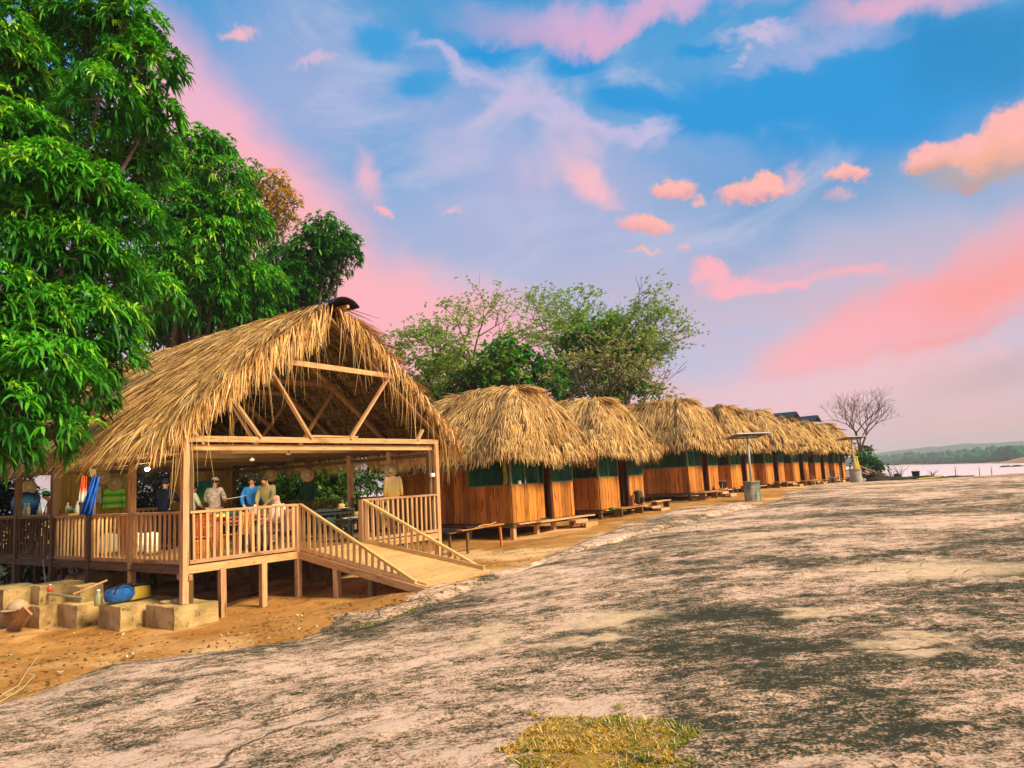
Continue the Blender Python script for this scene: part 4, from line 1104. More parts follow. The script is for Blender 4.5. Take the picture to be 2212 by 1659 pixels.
MC = ((.020, .16, .006), (.12, .50, .012), (.46, .76, .04))
def tree(name, label, lobes, base, dens, ln, wd, nl, cols, seed, trunk_r, group=None, six=True, **kw):
    rs = np.random.RandomState(seed); t = thing(name, label, 'tree', tuple(base), 0, group); b = np.array(base)
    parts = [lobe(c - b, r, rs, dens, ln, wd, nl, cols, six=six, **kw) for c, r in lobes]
    V, Fs, C = joinl(parts); npmesh('crown', V, Fs, LEAF, t, C)
    mb = MB(); ctr = np.mean([c for c, r in lobes], 0) - b
    fork = Vector((ctr[0] * .35, ctr[1] * .35, max(1.2, ctr[2] * .35)))
    limb(mb, [(0, 0, -.3), (fork.x * .4, fork.y * .4, fork.z * .55), fork], trunk_r, trunk_r * .7, 10); mb.build('trunk', BARK, t, True)
    mb = MB()
    for c, r in lobes:
        e = Vector(c - b); mid = fork.lerp(e, .5) + Vector((0, 0, random.uniform(-.1, .3)))
        limb(mb, [fork, mid, e], trunk_r * .38, .03)
        for k in range(4):
            d = Vector((random.uniform(-1, 1), random.uniform(-1, 1), random.uniform(-.4, .8))) * r * .75; limb(mb, [e, e + d * .5, e + d], .035, .012, 5)
    mb.build('limbs', BARK, t, True)
    return t
# near mango: frame left
LA = [(40, 30, 14.0, 95), (-60, 150, 13.5, 150), (60, 170, 14.5, 120), (195, 60, 14.3, 85), (265, 60, 14.2, 85), (300, 150, 14.2, 80), (330, 245, 14.6, 55), (215, 215, 13.6, 80), (290, 290, 15.2, 70),
      (120, 330, 14.2, 110), (20, 320, 13.2, 110), (100, 400, 12.6, 105), (190, 430, 13.2, 95), (270, 480, 14.0, 80), (40, 520, 12.8, 110), (170, 560, 13.2, 100), (260, 600, 14.4, 60),
      (-40, 640, 12.0, 120), (150, 690, 12.8, 85), (225, 700, 13.6, 70), (252, 775, 14.2, 52), (60, 720, 12.2, 70), (90, 800, 12.0, 100), (180, 825, 13.2, 58), (10, 880, 11.6, 100),
      (110, 930, 12.2, 62), (30, 985, 12.0, 50), (-70, 960, 11.8, 90), (-90, 780, 12, 130), (-110, 420, 13, 150), (330, 640, 16.5, 60), (300, 380, 15.8, 70), (225, 880, 15.5, 26)]
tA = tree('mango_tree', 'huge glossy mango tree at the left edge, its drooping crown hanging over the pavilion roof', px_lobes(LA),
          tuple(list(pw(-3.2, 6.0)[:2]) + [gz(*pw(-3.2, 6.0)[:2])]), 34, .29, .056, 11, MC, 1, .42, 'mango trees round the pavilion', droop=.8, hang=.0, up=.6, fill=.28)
LBm = [(430, 330, 24, 62), (380, 400, 24, 75), (470, 400, 24, 85), (400, 470, 23.5, 90), (500, 470, 24, 72), (540, 500, 24.5, 50), (450, 540, 23.5, 85), (370, 590, 23, 80), (430, 640, 24, 85), (500, 620, 25, 80), (350, 680, 24.5, 60), (560, 620, 26, 60), (345, 330, 24.5, 50), (470, 320, 24, 35), (540, 690, 26.5, 60), (460, 700, 26, 70), (390, 520, 25, 70), (390, 700, 26, 60), (330, 730, 26, 50), (520, 680, 27, 55), (440, 590, 24, 70)]
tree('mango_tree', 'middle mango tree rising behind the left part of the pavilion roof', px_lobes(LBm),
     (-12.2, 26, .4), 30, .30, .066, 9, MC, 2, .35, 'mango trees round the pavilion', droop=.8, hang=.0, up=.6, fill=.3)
LCm = [(700, 505, 30, 48), (735, 550, 30, 44), (670, 545, 30, 55), (640, 590, 30, 55), (700, 590, 30.5, 45), (610, 560, 31, 45), (590, 640, 30, 55), (650, 640, 30.5, 45), (555, 600, 31, 40), (760, 520, 30, 20), (600, 690, 31, 50), (620, 620, 30, 55), (680, 610, 30.5, 45), (715, 530, 30, 42), (660, 660, 31, 50)]
tree('mango_tree', 'small rounded dark mango crown farthest right, just above the pavilion ridge', px_lobes(LCm),
     (-9.5, 31, .5), 28, .30, .066, 8, ((.018, .13, .010), (.06, .34, .018), (.18, .48, .03)), 3, .3, 'mango trees round the pavilion', droop=.5, fill=.5, hang=0)
LDm = [(585, 405, 33, 42), (620, 440, 33, 34), (560, 440, 33, 34), (600, 475, 33, 40), (545, 395, 33, 24), (575, 500, 33, 40)]
tree('mango_tree', 'mango crown covered in rusty orange blossom behind the green ones', px_lobes(LDm),
     (-10.8, 33.5, .5), 30, .24, .05, 8, ((.24, .22, .02), (.80, .42, .05), (.95, .52, .10)), 4, .3, 'mango trees round the pavilion', droop=.2, fill=.5)

# airy spreading trees: recursive limbs with leaflets
def airy(name, label, base, h, spread, seed, depth, leafcol, leafn, lsize, r0, lean=(0, 0), flat=.5, group=None, leafy=1.0, cat='tree', sub=3, umb=.55, disc=9):
    rs = np.random.RandomState(seed); rnd = random.Random(seed)
    t = thing(name, label, cat, tuple(base), 0, group); mb = MB(); tw = MB(); tips = []; dirs = []
    def grow(p, d, ln, r, lv):
        q = p; pts = [p]; dd = d.copy(); k = 3
        for i in range(k):
            dd = (dd + Vector((rnd.gauss(0, .13), rnd.gauss(0, .13), rnd.gauss(0, .08)))).normalized(); q = q + dd * ln / k; pts.append(q)
        (mb if lv >= depth - 1 else tw).tube(pts, [r * (1 - .35 * i / k) for i in range(k + 1)], 6 if lv > 2 else 4, cap=False)
        if lv <= 2:
            for a in range(len(pts) - 1):
                for _ in range(2): tips.append(tuple(pts[a].lerp(pts[a + 1], rnd.random()))); dirs.append(tuple(dd))
        if lv == 0:
            for _ in range(disc): tips.append(tuple(pts[-1] + Vector((rnd.gauss(0, .36), rnd.gauss(0, .36), rnd.gauss(0, .05))))); dirs.append((0, 0, 1))
            return
        n = rnd.choice((2, 3, 3)) if lv < depth else sub
        for j in range(n):
            a = 2 * pi * (j + rnd.random() * .7) / n; s = rnd.uniform(.45, .9) if lv < depth else spread
            o = dd.orthogonal().normalized(); o2 = dd.cross(o); nd = (dd + (o * cos(a) + o2 * sin(a)) * s).normalized()
            nd.z *= flat if lv < depth - 1 else 1; nd.z += .22 if lv > 1 else .10; nd.normalize()
            grow(pts[-1] if j or rnd.random() < .6 else pts[-2], nd, ln * rnd.uniform(.66, .86), r * .62, lv - 1)
    d0 = Vector((lean[0], lean[1], 1)).normalized(); grow(Vector((0, 0, -.3)), d0, h * .26, r0, depth)
    mb.build('trunk', BARK, t, True); tw.build('twigs', BARK, t, True)
    if leafy > 0:
        P = np.array(tips); Dd = np.array(dirs); k = rs.rand(len(P)) < leafy; P = P[k]; Dd = Dd[k]
        # patchy foliage
        pn = np.sin(P[:, 0] * 1.3 + seed) + np.sin(P[:, 1] * 1.1) + np.sin(P[:, 2] * 1.7 + seed * 2) ; keep = pn > -1.2; P = P[keep]; Dd = Dd[keep]
        col = np.array(leafcol[0])[None] + (np.array(leafcol[1]) - np.array(leafcol[0]))[None] * rs.rand(len(P), 1)
        P = P + rs.normal(0, .10, P.shape)
        V, Fs, C = rosettes(P, Dd * .4 + np.array([0, 0, .8]) + rs.normal(0, .3, P.shape), leafn, lsize, lsize * .45, rs, .3, (.3, 1.7), col, False)
        npmesh('crown', V, Fs, LEAF, t, C)
    return t
GA = ((.20, .36, .06), (.42, .56, .12))
gB = 'airy trees behind the cabins'
airy('spreading_tree', 'broad airy tree with a feathery dome crown in the middle behind the cabins', (2.2, 44, 1.0), 16.0, .75, 12, 6, GA, 9, .17, .30, (-.05, 0), .40, gB, .9)
airy('spreading_tree', 'tall feathery tree making the highest dome behind the second cabin roof', (4.4, 46, 1.0), 17.5, .68, 77, 6, GA, 8, .17, .26, (.0, 0), .50, gB, .9)
airy('spreading_tree', 'thin-leaved airy tree leaning left over the pavilion end of the row', (-2.0, 41, 1.0), 15, .75, 22, 6, ((.20, .40, .05), (.45, .56, .14)), 8, .16, .26, (-.2, 0), .42, gB, .6)
airy('spreading_tree', 'sparse tree behind the third cabin with nearly bare branches reaching right', (6.6, 44, 1.2), 14.5, .60, 36, 6, ((.18, .30, .08), (.34, .44, .14)), 8, .15, .24, (.08, 0), .55, gB, .7, disc=4)
airy('spreading_tree', 'low feathery tree between the pavilion roof and the nearest cabin roof', (-3.6, 38, 1.0), 12, .8, 41, 5, ((.14, .30, .04), (.40, .50, .10)), 7, .22, .16, (-.1, 0), .55, gB, .8)
airy('spreading_tree', 'yellowish twiggy tree right behind the second cabin roof', (5.4, 39, 1.2), 11, .75, 44, 5, ((.26, .28, .10), (.52, .46, .20)), 6, .18, .14, (.1, 0), .6, gB, .55)
gD = 'dense green trees behind the cabins'
DC = ((.02, .15, .008), (.08, .42, .015), (.28, .58, .03))
LE = [(1085, 770, 38, 50), (1130, 800, 38, 62), (1050, 820, 38, 55), (1180, 840, 38, 45), (1000, 850, 39, 45), (1110, 860, 38, 60), (960, 880, 39, 40), (1185, 800, 38.5, 35)]
tree('broadleaf_tree', 'dense bright green tree directly behind the nearest cabin roof', px_lobes(LE), (.3, 38, 1.0), 13, .34, .13, 7, DC, 5, .25, gD, six=False, droop=.5, fill=.5, hang=.05)
LF = [(1250, 730, 42, 40), (1310, 715, 42, 45), (1350, 760, 42, 45), (1290, 770, 42, 40), (1370, 810, 42, 38), (1340, 840, 42, 36), (1400, 850, 42, 26), (1230, 770, 42, 30)]
tree('broadleaf_tree', 'taller dense green tree behind the gap between the second and third cabins', px_lobes(LF), (6, 42, 1.0), 9, .36, .14, 7, DC, 6, .25, gD, six=False, droop=.5, fill=.6, hang=.05)
LG = [(1250, 850, 40, 45), (1310, 870, 40, 40), (1200, 870, 40, 40), (1360, 880, 41, 35), (1410, 885, 42, 28), (1280, 815, 41, 30)]
tree('broadleaf_tree', 'olive green leafy undergrowth tree showing between the first two cabin roofs', px_lobes(LG), (3.6, 40, 1.0), 7, .30, .10, 7, ((.04, .10, .012), (.14, .24, .03), (.28, .32, .06)), 8, .2, gD, six=False, droop=.4, fill=.6, hang=.05)
# bare tree by the river
airy('bare_tree', 'leafless grey tree standing at the river end of the cabin row', tuple(aty(1866, 1025, 66)), 9.0, .42, 53, 6, GA, 4, .1, .16, (.10, 0), 1.0, None, 0)
# shrubs behind the pavilion
def bush(label, c, r, seed, cols, dens=22, ln=.26, wd=.07, group='bushes behind the pavilion', name='bush', nl=8, sq=.9):
    rs = np.random.RandomState(seed); c = np.array(c); t = thing(name, label, 'bush', (c[0], c[1], gz(c[0], c[1])), 0, group)
    b = np.array(t.location); parts = []
    for k in range(5):
        o = rs.uniform(-.6, .6, 3) * r * [1, 1, .7]; parts.append(lobe(np.array([0, 0, c[2] - b[2]]) + o, r * rs.uniform(.5, .75), rs, dens, ln, wd, nl, cols, sq=sq, droop=.4, fill=.5, six=False, hang=.3))
    V, Fs, C = joinl(parts); npmesh('crown', V, Fs, LEAF, t, C)
    mb = MB()
    for k in range(7):
        a = rs.uniform(0, 6.28); limb(mb, [(0, 0, -.1), (cos(a) * r * .3, sin(a) * r * .3, r * .6), (cos(a) * r * .7, sin(a) * r * .7, r * 1.2)], .03, .01, 5)
    mb.build('stems', BARK, t, True); return t
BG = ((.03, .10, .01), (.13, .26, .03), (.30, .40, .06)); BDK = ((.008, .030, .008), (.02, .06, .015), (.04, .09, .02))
bush('light green bush seen through the pavilion right of the olive-shirted man', pw(9.3, 10.5, 2.6), 2.0, 61, BG)
bush('leafy bush seen through the pavilion between its two right-hand posts', pw(9.4, 6.6, 2.3), 1.7, 62, BG)
bush('tall bush filling the gap beside the board wall at the back of the pavilion', pw(8.6, 13.5, 2.9), 2.5, 63, BG)
bush('bush beside the nearest cabin back corner, seen behind the yellow hanging shirt', pw(9.9, 8.6, 2.1), 1.5, 64, BG)
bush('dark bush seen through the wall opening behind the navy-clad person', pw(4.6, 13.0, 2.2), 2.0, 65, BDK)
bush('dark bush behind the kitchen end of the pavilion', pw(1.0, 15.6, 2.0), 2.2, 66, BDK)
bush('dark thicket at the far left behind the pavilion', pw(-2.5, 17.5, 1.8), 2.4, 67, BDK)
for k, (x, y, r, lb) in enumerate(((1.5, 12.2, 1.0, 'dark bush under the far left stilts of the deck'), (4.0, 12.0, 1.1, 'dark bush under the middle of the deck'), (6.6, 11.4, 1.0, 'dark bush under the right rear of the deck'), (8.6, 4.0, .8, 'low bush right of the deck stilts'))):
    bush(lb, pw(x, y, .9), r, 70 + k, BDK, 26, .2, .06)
# banana-like plants seen through the pavilion
def banana(label, base, h, seed, n=9):
    rs = np.random.RandomState(seed); t = thing('banana_plant', label, 'plant', tuple(base), 0, 'banana plants behind the pavilion'); mb = MB(); V = []; 
    MB().tube([(0, 0, -.1), (.03, 0, h * .5), (.0, .02, h * .75)], [.09, .07, .04], 8, (.5, .6, .3)).build('stem', BARK, t, True)
    for k in range(n):
        a = rs.uniform(0, 6.28); l = rs.uniform(.8, 1.4); el_ = rs.uniform(.5, 1.2); w = rs.uniform(.12, .2); pts = []
        for s in range(7):
            u = s / 6; rr = l * u * cos(el_); z = h * .7 + l * u * sin(el_) - .8 * u * u * l; ww = w * math.sin(pi * min(.97, u * .92 + .08)) * (1 if s < 6 else .1)
            c_ = Vector((cos(a) * rr, sin(a) * rr, z)); sd = Vector((-sin(a), cos(a), 0))
            pts.append((tuple(c_ - sd * ww + Vector((0, 0, -.04))), tuple(c_), tuple(c_ + sd * ww + Vector((0, 0, -.04)))))
        vs = [p for r in pts for p in r]; fs = [(s * 3 + j, s * 3 + j + 1, s * 3 + j + 4, s * 3 + j + 3) for s in range(6) for j in range(2)]
        g_ = rs.uniform(.7, 1.3); mb.add(vs, fs, (.08 * g_, .24 * g_, .03))
    mb.build('leaves', LEAF, t, True); return t
for k, (x, y, h, lb) in enumerate(((8.2, 9.4, 2.3, 'banana plant seen through the pavilion, leftmost of its group'), (8.7, 7.6, 2.1, 'banana plant seen through the pavilion above the hat on the table'), (8.4, 5.6, 2.2, 'banana plant just left of the yellow hanging shirt'))):
    q = pw(x, y); banana(lb, (q[0], q[1], gz(q[0], q[1])), h, 80 + k)
# bush at the river end
def bush2(label, px, py, D, rpx, seed):
    c = aty(px, py, D); return bush(label, c, rpx / F_ * D * 1.1, seed, ((.012, .08, .008), (.04, .20, .02), (.10, .28, .03)), 6, .4, .2, None, nl=6)
bush2('round green bush beyond the last cabin at the edge of the river', 1872, 1012, 66, 27, 90)
bush2('green bush glimpsed between the last cabin and the second solar drum', 1858, 985, 68, 22, 91)
# thin dry shoots on the rock crest in front of the river
for k, (px, py, D, h) in enumerate(((1945, 1036, 50, 1.1), (1925, 1036, 50, .9), (2065, 1031, 47, .8), (2117, 1030, 46, .8), (2143, 1030, 46, .7), (2015, 1035, 48, .6))):
    b_ = aty(px, py, D); b_[2] = rz(b_[0], b_[1]); mb = MB(); rs = random.Random(k)
    for _ in range(14 if k in (0, 1, 5) else 3):
        a = rs.uniform(0, 6.28); s = rs.uniform(.1, .8) if k in (0, 1, 5) else rs.uniform(0, .12)
        mb.tube([(0, 0, -.05), (cos(a) * s * h * .4, sin(a) * s * .4 * h, h * .5), (cos(a) * s * h, sin(a) * s * h, h * rs.uniform(.7, 1))], [.014, .010, .004], 4)
    o = mb.build('dry_shrub', BARK); o.location = tuple(b_)
    tag(o, ['dry leafless shrub on the rock crest left of the green bucket', 'dry leafless shrub on the rock crest nearest the round dark boulder', 'single dry stalk on the rock crest, leftmost of three', 'single dry stalk on the rock crest, middle of three', 'single dry stalk on the rock crest, rightmost of three', 'low dry shrub on the rock crest just right of the green bucket'][k], 'shrub', 'dry shoots on the rock crest')

# ------------------------------------------------------------ solar panels on drums
def solar(label, px, py, z, drum_h, pole_h, dr, pw_, pd_, tilt, yaw, top=None):
    b = atz(px, py, z); t = thing('solar_panel', label, 'solar panel', tuple(b), 0, 'solar panels on poles')
    if drum_h:
        MB().lathe([(dr * .97, -.2), (dr, .0), (dr, .28), (dr * 1.015, .30), (dr, .32), (dr, .58), (dr * 1.015, .60), (dr, .62), (dr, drum_h - .06), (dr * 1.06, drum_h - .05), (dr * 1.06, drum_h), (dr * .9, drum_h)], (0, 0, 0), 28).build('concrete_drum', top or CONC, t, True)
    MB().tube([(0, 0, drum_h - .1), (.01, 0, drum_h + pole_h)], [.055, .045], 12).build('pole', METAL, t, True)
    h = drum_h + pole_h
    R_ = Matrix.Rotation(yaw, 4, 'Z') @ Matrix.Rotation(tilt, 4, 'X')
    def tr_(m_):
        m_.v = [tuple(R_ @ Vector(p) + Vector((0, 0, h + .05))) for p in m_.v]; return m_
    tr_(MB().box((0, 0, .0), (pw_ - .04, pd_ - .04, .02), (.03, .04, .06))).build('panel', DARKM, t)
    f = MB()
    for s in (-1, 1): f.beam((-pw_ / 2, s * pd_ / 2, 0), (pw_ / 2, s * pd_ / 2, 0), .03, .05); f.beam((s * pw_ / 2, -pd_ / 2, 0), (s * pw_ / 2, pd_ / 2, 0), .03, .05)
    tr_(f).build('panel_frame', METAL, t)
    g_ = MB(); g_.beam((-.5, 0, -.05), (.5, 0, -.05), .05, .05); g_.beam((0, -.35, -.05), (0, .35, -.05), .05, .05); tr_(g_).build('bracket', METAL, t)
    return t
CLEAN = plain('grey_concrete', (.40, .38, .30), .9, .15, .25, 3)
solar('nearer solar panel on a pole set in a moss-stained concrete drum', 1627, 1083, 1.2, .88, 1.95, .35, 1.75, 1.05, radians(-9), radians(18))
solar('farther solar panel on a pole in a clean grey concrete drum', 1850, 1043, 1.3, .92, 1.95, .36, 1.75, 1.05, radians(-9), radians(20), CLEAN)
solar('small distant solar panel on a bare white pole near the river bush', 1888, 1028, .8, .1, 3.0, .1, 1.7, 1.0, radians(-6), radians(20))

def planept(px, py, pt, nrm):
    d = ray(px, py); nrm = np.append(nrm, 0) if len(nrm) == 2 else nrm
    k = ((np.array(pt) - CAM) @ nrm) / (d @ nrm); return CAM + d * k
def yplane(px, py, y): return planept(px, py, pw(0, y), V2)
# ------------------------------------------------------------ stone blocks below the deck
def rock_mesh(name, size, seed, rough=.05, round_=.10, mt=None, parent=None, sub=7):
    bm = bmesh.new(); bmesh.ops.create_cube(bm, size=1); bmesh.ops.subdivide_edges(bm, edges=bm.edges[:], cuts=sub, use_grid_fill=True)
    from mathutils import noise as mn
    s = Vector(size)
    for v in bm.verts:
        c = v.co.copy(); q = c * 2; l = max(abs(q.x), abs(q.y), abs(q.z)); sp = q.normalized() * l
        k = round_; q = q.lerp(sp * .86, k) if True else q
        p = Vector((q.x * s.x / 2, q.y * s.y / 2, q.z * s.z / 2))
        n = mn.noise_vector(p * 2.2 + Vector((seed * 7.1, seed, 0))) * rough + mn.noise_vector(p * 7 + Vector((seed, 3, 0))) * rough * .35
        v.co = p + n
    me = bpy.data.meshes.new(name); bm.to_mesh(me); bm.free(); me.materials.append(mt or STONE)
    me.polygons.foreach_set('use_smooth', np.ones(len(me.polygons), bool))
    o = bpy.data.objects.new(name, me); link(o, parent); return o
def block(label, px, py, zb, ztop, pxr, pyr, pxl, pyl, seed, a=None, b=None):
    c = atz(px, py, zb)
    if a is None: a = abs((planept(pxr, pyr, c, V2) - c)[:2] @ U2)
    if b is None: b = abs((planept(pxl, pyl, c, U2) - c)[:2] @ V2)
    h = ztop - zb + .08
    ctr = np.array([*(c[:2] + U2 * a / 2 + V2 * b / 2), zb - .08 + h / 2])
    o = rock_mesh('stone_block', (a * 1.05, b * 1.05, h * 1.06), seed, .028, .03, sub=12); o.data.polygons.foreach_set('use_smooth', np.zeros(len(o.data.polygons), bool)); o.location = tuple(ctr); o.rotation_euler = (0, 0, PA + random.uniform(-.03, .03))
    tag(o, label, 'stone block', 'square stone blocks under the deck corner'); print('block', round(a, 2), round(b, 2)); return o
block('largest squared stone block, carrying the pavilion corner post', 376, 1363, .30, .70, 469, 1345, 318, 1355, 1)
block('squared stone block directly under the blue bag', 262, 1363, .29, .72, 376, 1345, 215, 1356, 2, a=1.1)
block('squared stone block left of the one under the blue bag, dark bottle at its left', 167, 1358, .28, .70, 230, 1340, 125, 1350, 3, a=.85)
block('mossy stone block behind the leaning plank', 84, 1360, .26, .68, 120, 1350, 50, 1352, 4, a=.6)
block('small squared block on the upper row, left of the jar', 172, 1304, .70, 1.02, 212, 1296, 150, 1300, 5, a=.45)
block('upper row stone block behind the pale leaning stick', 88, 1312, .66, 1.06, 148, 1300, 60, 1306, 6, a=.8)
block('mossy stone block at the left frame edge of the upper row', 8, 1325, .60, 1.05, 60, 1320, -40, 1320, 7, a=.7)
block('mossy stone block at the left frame edge of the lower row', 5, 1368, .16, .60, 50, 1365, -50, 1360, 8, a=.6)
def at_obj(o, p, rz_=0): o.location = tuple(p); o.rotation_euler = (0, 0, rz_); return o
# blue bag
p = atz(265, 1303, .74); t = thing('duffel_bag', 'shiny blue duffel bag lying on a stone block', 'bag', tuple(p), PA + .15)
BLUE = plain('blue_fabric', (.02, .14, .50), .45, .4, .5, 5)
o = rock_mesh('bag_body', (.72, .34, .34), 21, .035, .75, BLUE, t); o.location = (0, 0.1, .17)
MB().tube([(-.22, -.06, .22), (-.15, -.09, .36), (.10, -.09, .37), (.2, -.06, .24)], .014, 6).build('handle', BLACKB, t); MB().tube([(-.3, -.02, .30), (0, -.03, .36), (.3, -.02, .30)], .008, 5).build('zip', DARKM, t)
p = atz(308, 1296, .74); t = thing('sack', 'half-open yellow sack behind the blue bag', 'sack', tuple(p), PA)
o = rock_mesh('sack_body', (.46, .2, .30), 23, .03, .35, plain('yellow_sack', (.62, .42, .05), .7, .2, .3, 4), t); o.location = (0, .12, .14)
MB().box((0, .12, .30), (.40, .14, .05)).build('contents', BLACKB, t)
def bottle(label, p, h, r, col, name='bottle', cat='bottle', group=None, cap=(.9, .9, .85)):
    t = thing(name, label, cat, tuple(p), 0, group)
    MB().lathe([(r * .9, 0), (r, .02), (r, h * .62), (r * .45, h * .78), (r * .4, h * .9)], (0, 0, 0), 14, col).build('body', PLASTIC, t, True)
    MB().lathe([(r * .46, h * .88), (r * .46, h), (r * .2, h)], (0, 0, 0), 10, cap).build('cap', PLASTIC, t, True); return t
bottle('clear jar with a white label between the blue bag and the small upper block', atz(212, 1308, .74), .30, .07, (.30, .30, .16))
bottle('dark glass bottle standing on the ground between two stone blocks', atz(118, 1357, .20), .34, .055, (.03, .02, .015), cap=(.05, .04, .03))
bottle('small red and white bottle on the upper stone row', atz(108, 1278, 1.04), .14, .05, (.5, .08, .03))
o = rock_mesh('fabric_rag', (.45, .22, .06), 31, .03, .4, plain('rag', (.66, .42, .22), .9, .1, .4, 9)); at_obj(o, atz(370, 1300, .73), PA); tag(o, 'crumpled beige rag beside the corner post on the largest block', 'rag')
o = MB().beam((-.28, 0, 0), (.28, 0, .20), .05, .03).build('stick', WP); at_obj(o, atz(195, 1280, 1.06), .2); tag(o, 'short pale stick leaning on the small upper block', 'stick')
pa, pb = atz(105, 1367, .16), planept(93, 1210, pw(-.12, 0), U2)
o = MB().tube([(0, 0, 0), tuple((np.array(pb) - pa) * .5 + [.02, .0, 0]), tuple(np.array(pb) - pa)], [.016, .013, .010], 7).build('leaning_stick', plain('pale_stick', (.75, .62, .42), .8)); o.location = tuple(pa); tag(o, 'long pale stick leaning from the ground against the deck edge', 'stick')
pa = atz(22, 1370, .16); pb = atz(60, 1318, .72); d_ = np.array(pb) - pa
o = MB().beam((0, 0, 0), tuple(d_), .24, .035, (0, 1, .2), (3, 2.8, 2.4)).build('leaning_plank', WD); o.location = tuple(pa); tag(o, 'short wide plank leaning against the mossy blocks under the cap', 'plank')
p = atz(40, 1316, .66); t = thing('cap', 'pale peaked cap lying on the leaning plank', 'cap', tuple(p), .4); CAPM = plain('cap_cloth', (.60, .42, .28), .9, .1, .2)
MB().lathe([(.20, .0), (.20, .05), (.16, .13), (.08, .18), (.0, .19)], (0, 0, 0), 16, sy=.85).build('crown', CAPM, t, True); MB().lathe([(.0, .0), (.17, .0), (.17, .012), (.0, .014)], (-.14, -.10, .0), 14, sx=.9).build('peak', CAPM, t)
pa, pb = np.array(atz(-10, 1268, .9)), np.array(atz(180, 1292, .92))
o = MB().tube([(0, 0, 0), tuple((pb - pa) * .5), tuple(pb - pa)], .025, 8).build('bamboo_pole', plain('greenish_pole', (.45, .42, .24), .7)); o.location = tuple(pa); tag(o, 'thin pale pole lying along the upper stone row', 'pole')
o = rock_mesh('boulder', (1.5, 1.2, .9), 41, .12, .7); at_obj(o, pw(4.6, 5.2, .6)); tag(o, 'rounded boulder in the shade under the deck', 'boulder')
o = rock_mesh('boulder', (1.9, 1.3, 1.0), 42, .12, .7); at_obj(o, pw(1.2, 6.2, .6)); tag(o, 'broad boulder under the left part of the deck', 'boulder')
o = MB().beam((0, 0, 0), (2.6, 1.4, .02), .12, .05, (0, 0, 1)).build('ground_beam', WD); at_obj(o, pw(1.2, .8, .42), PA); tag(o, 'weathered timber lying on the ground under the deck', 'timber')

# ------------------------------------------------------------ hats and hanging clothes
def hat_mesh(t, r=.21, mt=None):
    MB().lathe([(.0, .0), (r * .93, .004), (r, .018), (r * .55, .012), (r * .46, .03), (r * .42, .10), (r * .30, .125), (.0, .115)], (0, 0, 0), 28).build('hat_shape', mt or STRAW, t, True)
    MB().lathe([(r * .47, .028), (r * .455, .055), (r * .44, .055)], (0, 0, 0), 24, (.25, .15, .08)).build('band', PLASTIC, t, True)
def hung_hat(label, p, rz_=None, r=.21):
    t = thing('straw_hat', label, 'hat', tuple(p), 0, 'straw hats'); t.rotation_euler = (radians(82), 0, (rz_ if rz_ is not None else .35)); hat_mesh(t, r); return t
hung_hat('straw hat hanging on the post above a dark green cloth', pw(6.90, 5.28, 0) + [0, 0, planept(665, 1027, pw(7, 5.3), U2)[2]])
hung_hat('straw hat hanging on the post directly behind the olive-shirted man', pw(6.90, 7.15, 0) + [0, 0, planept(594, 1027, pw(7, 7.2), U2)[2]])
hung_hat('orange-toned straw hat hanging on the post above the yellow striped shirt', pw(6.88, 1.55, 0) + [0, 0, planept(842, 1017, pw(7, 1.6), U2)[2]], .3, .19)
hung_hat('straw hat hanging over the lime green shirt on the board wall', yplane(247, 1044, 9.30), .45, .23)
hung_hat('straw hat hanging alone on the board wall, above left of the lime green shirt', yplane(222, 1032, 9.30), .45, .22)
hung_hat('straw hat hanging over the navy jacket at the far left', yplane(61, 1053, 8.9), .9, .21)
def stripes(name, cols, scale, rough=.9):
    m, b = mat(name, rough, .1); s = N('ShaderNodeSeparateXYZ'); L(objc(), s.inputs[0]); r = N('ShaderNodeValToRGB')
    f = mth('FRACT', mth('MULTIPLY', s.outputs[2], scale)) if scale else s.outputs[2]
    f = mth('ADD', f, mth('MULTIPLY', noise(objc(), 6, 3), .12)) if scale else mth('ADD', mth('MULTIPLY', s.outputs[2], 1.25), mth('ADD', 1.0, mth('MULTIPLY', noise(objc(), 5, 3), .15)))
    L(f, r.inputs[0]); e = r.color_ramp.elements
    while len(e) < len(cols): e.new(.5)
    for k, c in enumerate(cols): e[k].position = k / (len(cols) - 1); e[k].color = (*c, 1)
    L(r.outputs[0], b.inputs['Base Color']); return m
def shirt(name, label, p, rz_, w, h, mt, sleeve=.8, cat='shirt', grp='clothes hung up to dry', twist=0, extra=None):
    t = thing(name, label, cat, tuple(p), rz_, grp); mb = MB(); vs = []; n = 26; rows = 9
    for i in range(rows):
        v = i / (rows - 1); hw = w * (.30 + .20 * min(1, v * 6)) * (1 + .05 * math.sin(v * 5)); dp = .05 + .03 * v
        for k in range(n):
            a = 2 * pi * k / n; f = 1 + .13 * math.sin(5 * a + twist + v) * v
            vs.append((cos(a) * hw, sin(a) * dp * f + .015 * math.sin(a * 3 + v * 4), -h * v + (.06 * h if i == 0 else 0) * abs(cos(a)) * -1))
    fs = [(i * n + k, i * n + (k + 1) % n, (i + 1) * n + (k + 1) % n, (i + 1) * n + k) for i in range(rows - 1) for k in range(n)]
    mb.add(vs, fs); mb.build('body', mt, t, True)
    for s in (-1, 1):
        x = s * w * .46; pts = [(x * .85, 0, -.04 * h), (x * 1.12, .0, -.22 * h), (x * 1.22 + .01 * s, -.01, -.55 * h * sleeve), (x * 1.28, -.0, -1.02 * h * sleeve)]
        m_ = MB(); m_.tube([(q[0], q[1], q[2]) for q in pts], [.055, .055, .047, .042], 10); m_.build('sleeve', extra or mt, t, True)
    return t
LIME = stripes('lime_stripes', [(.08, .55, .02), (.35, .85, .06), (.62, .90, .20), (.05, .50, .03)], 4.3)
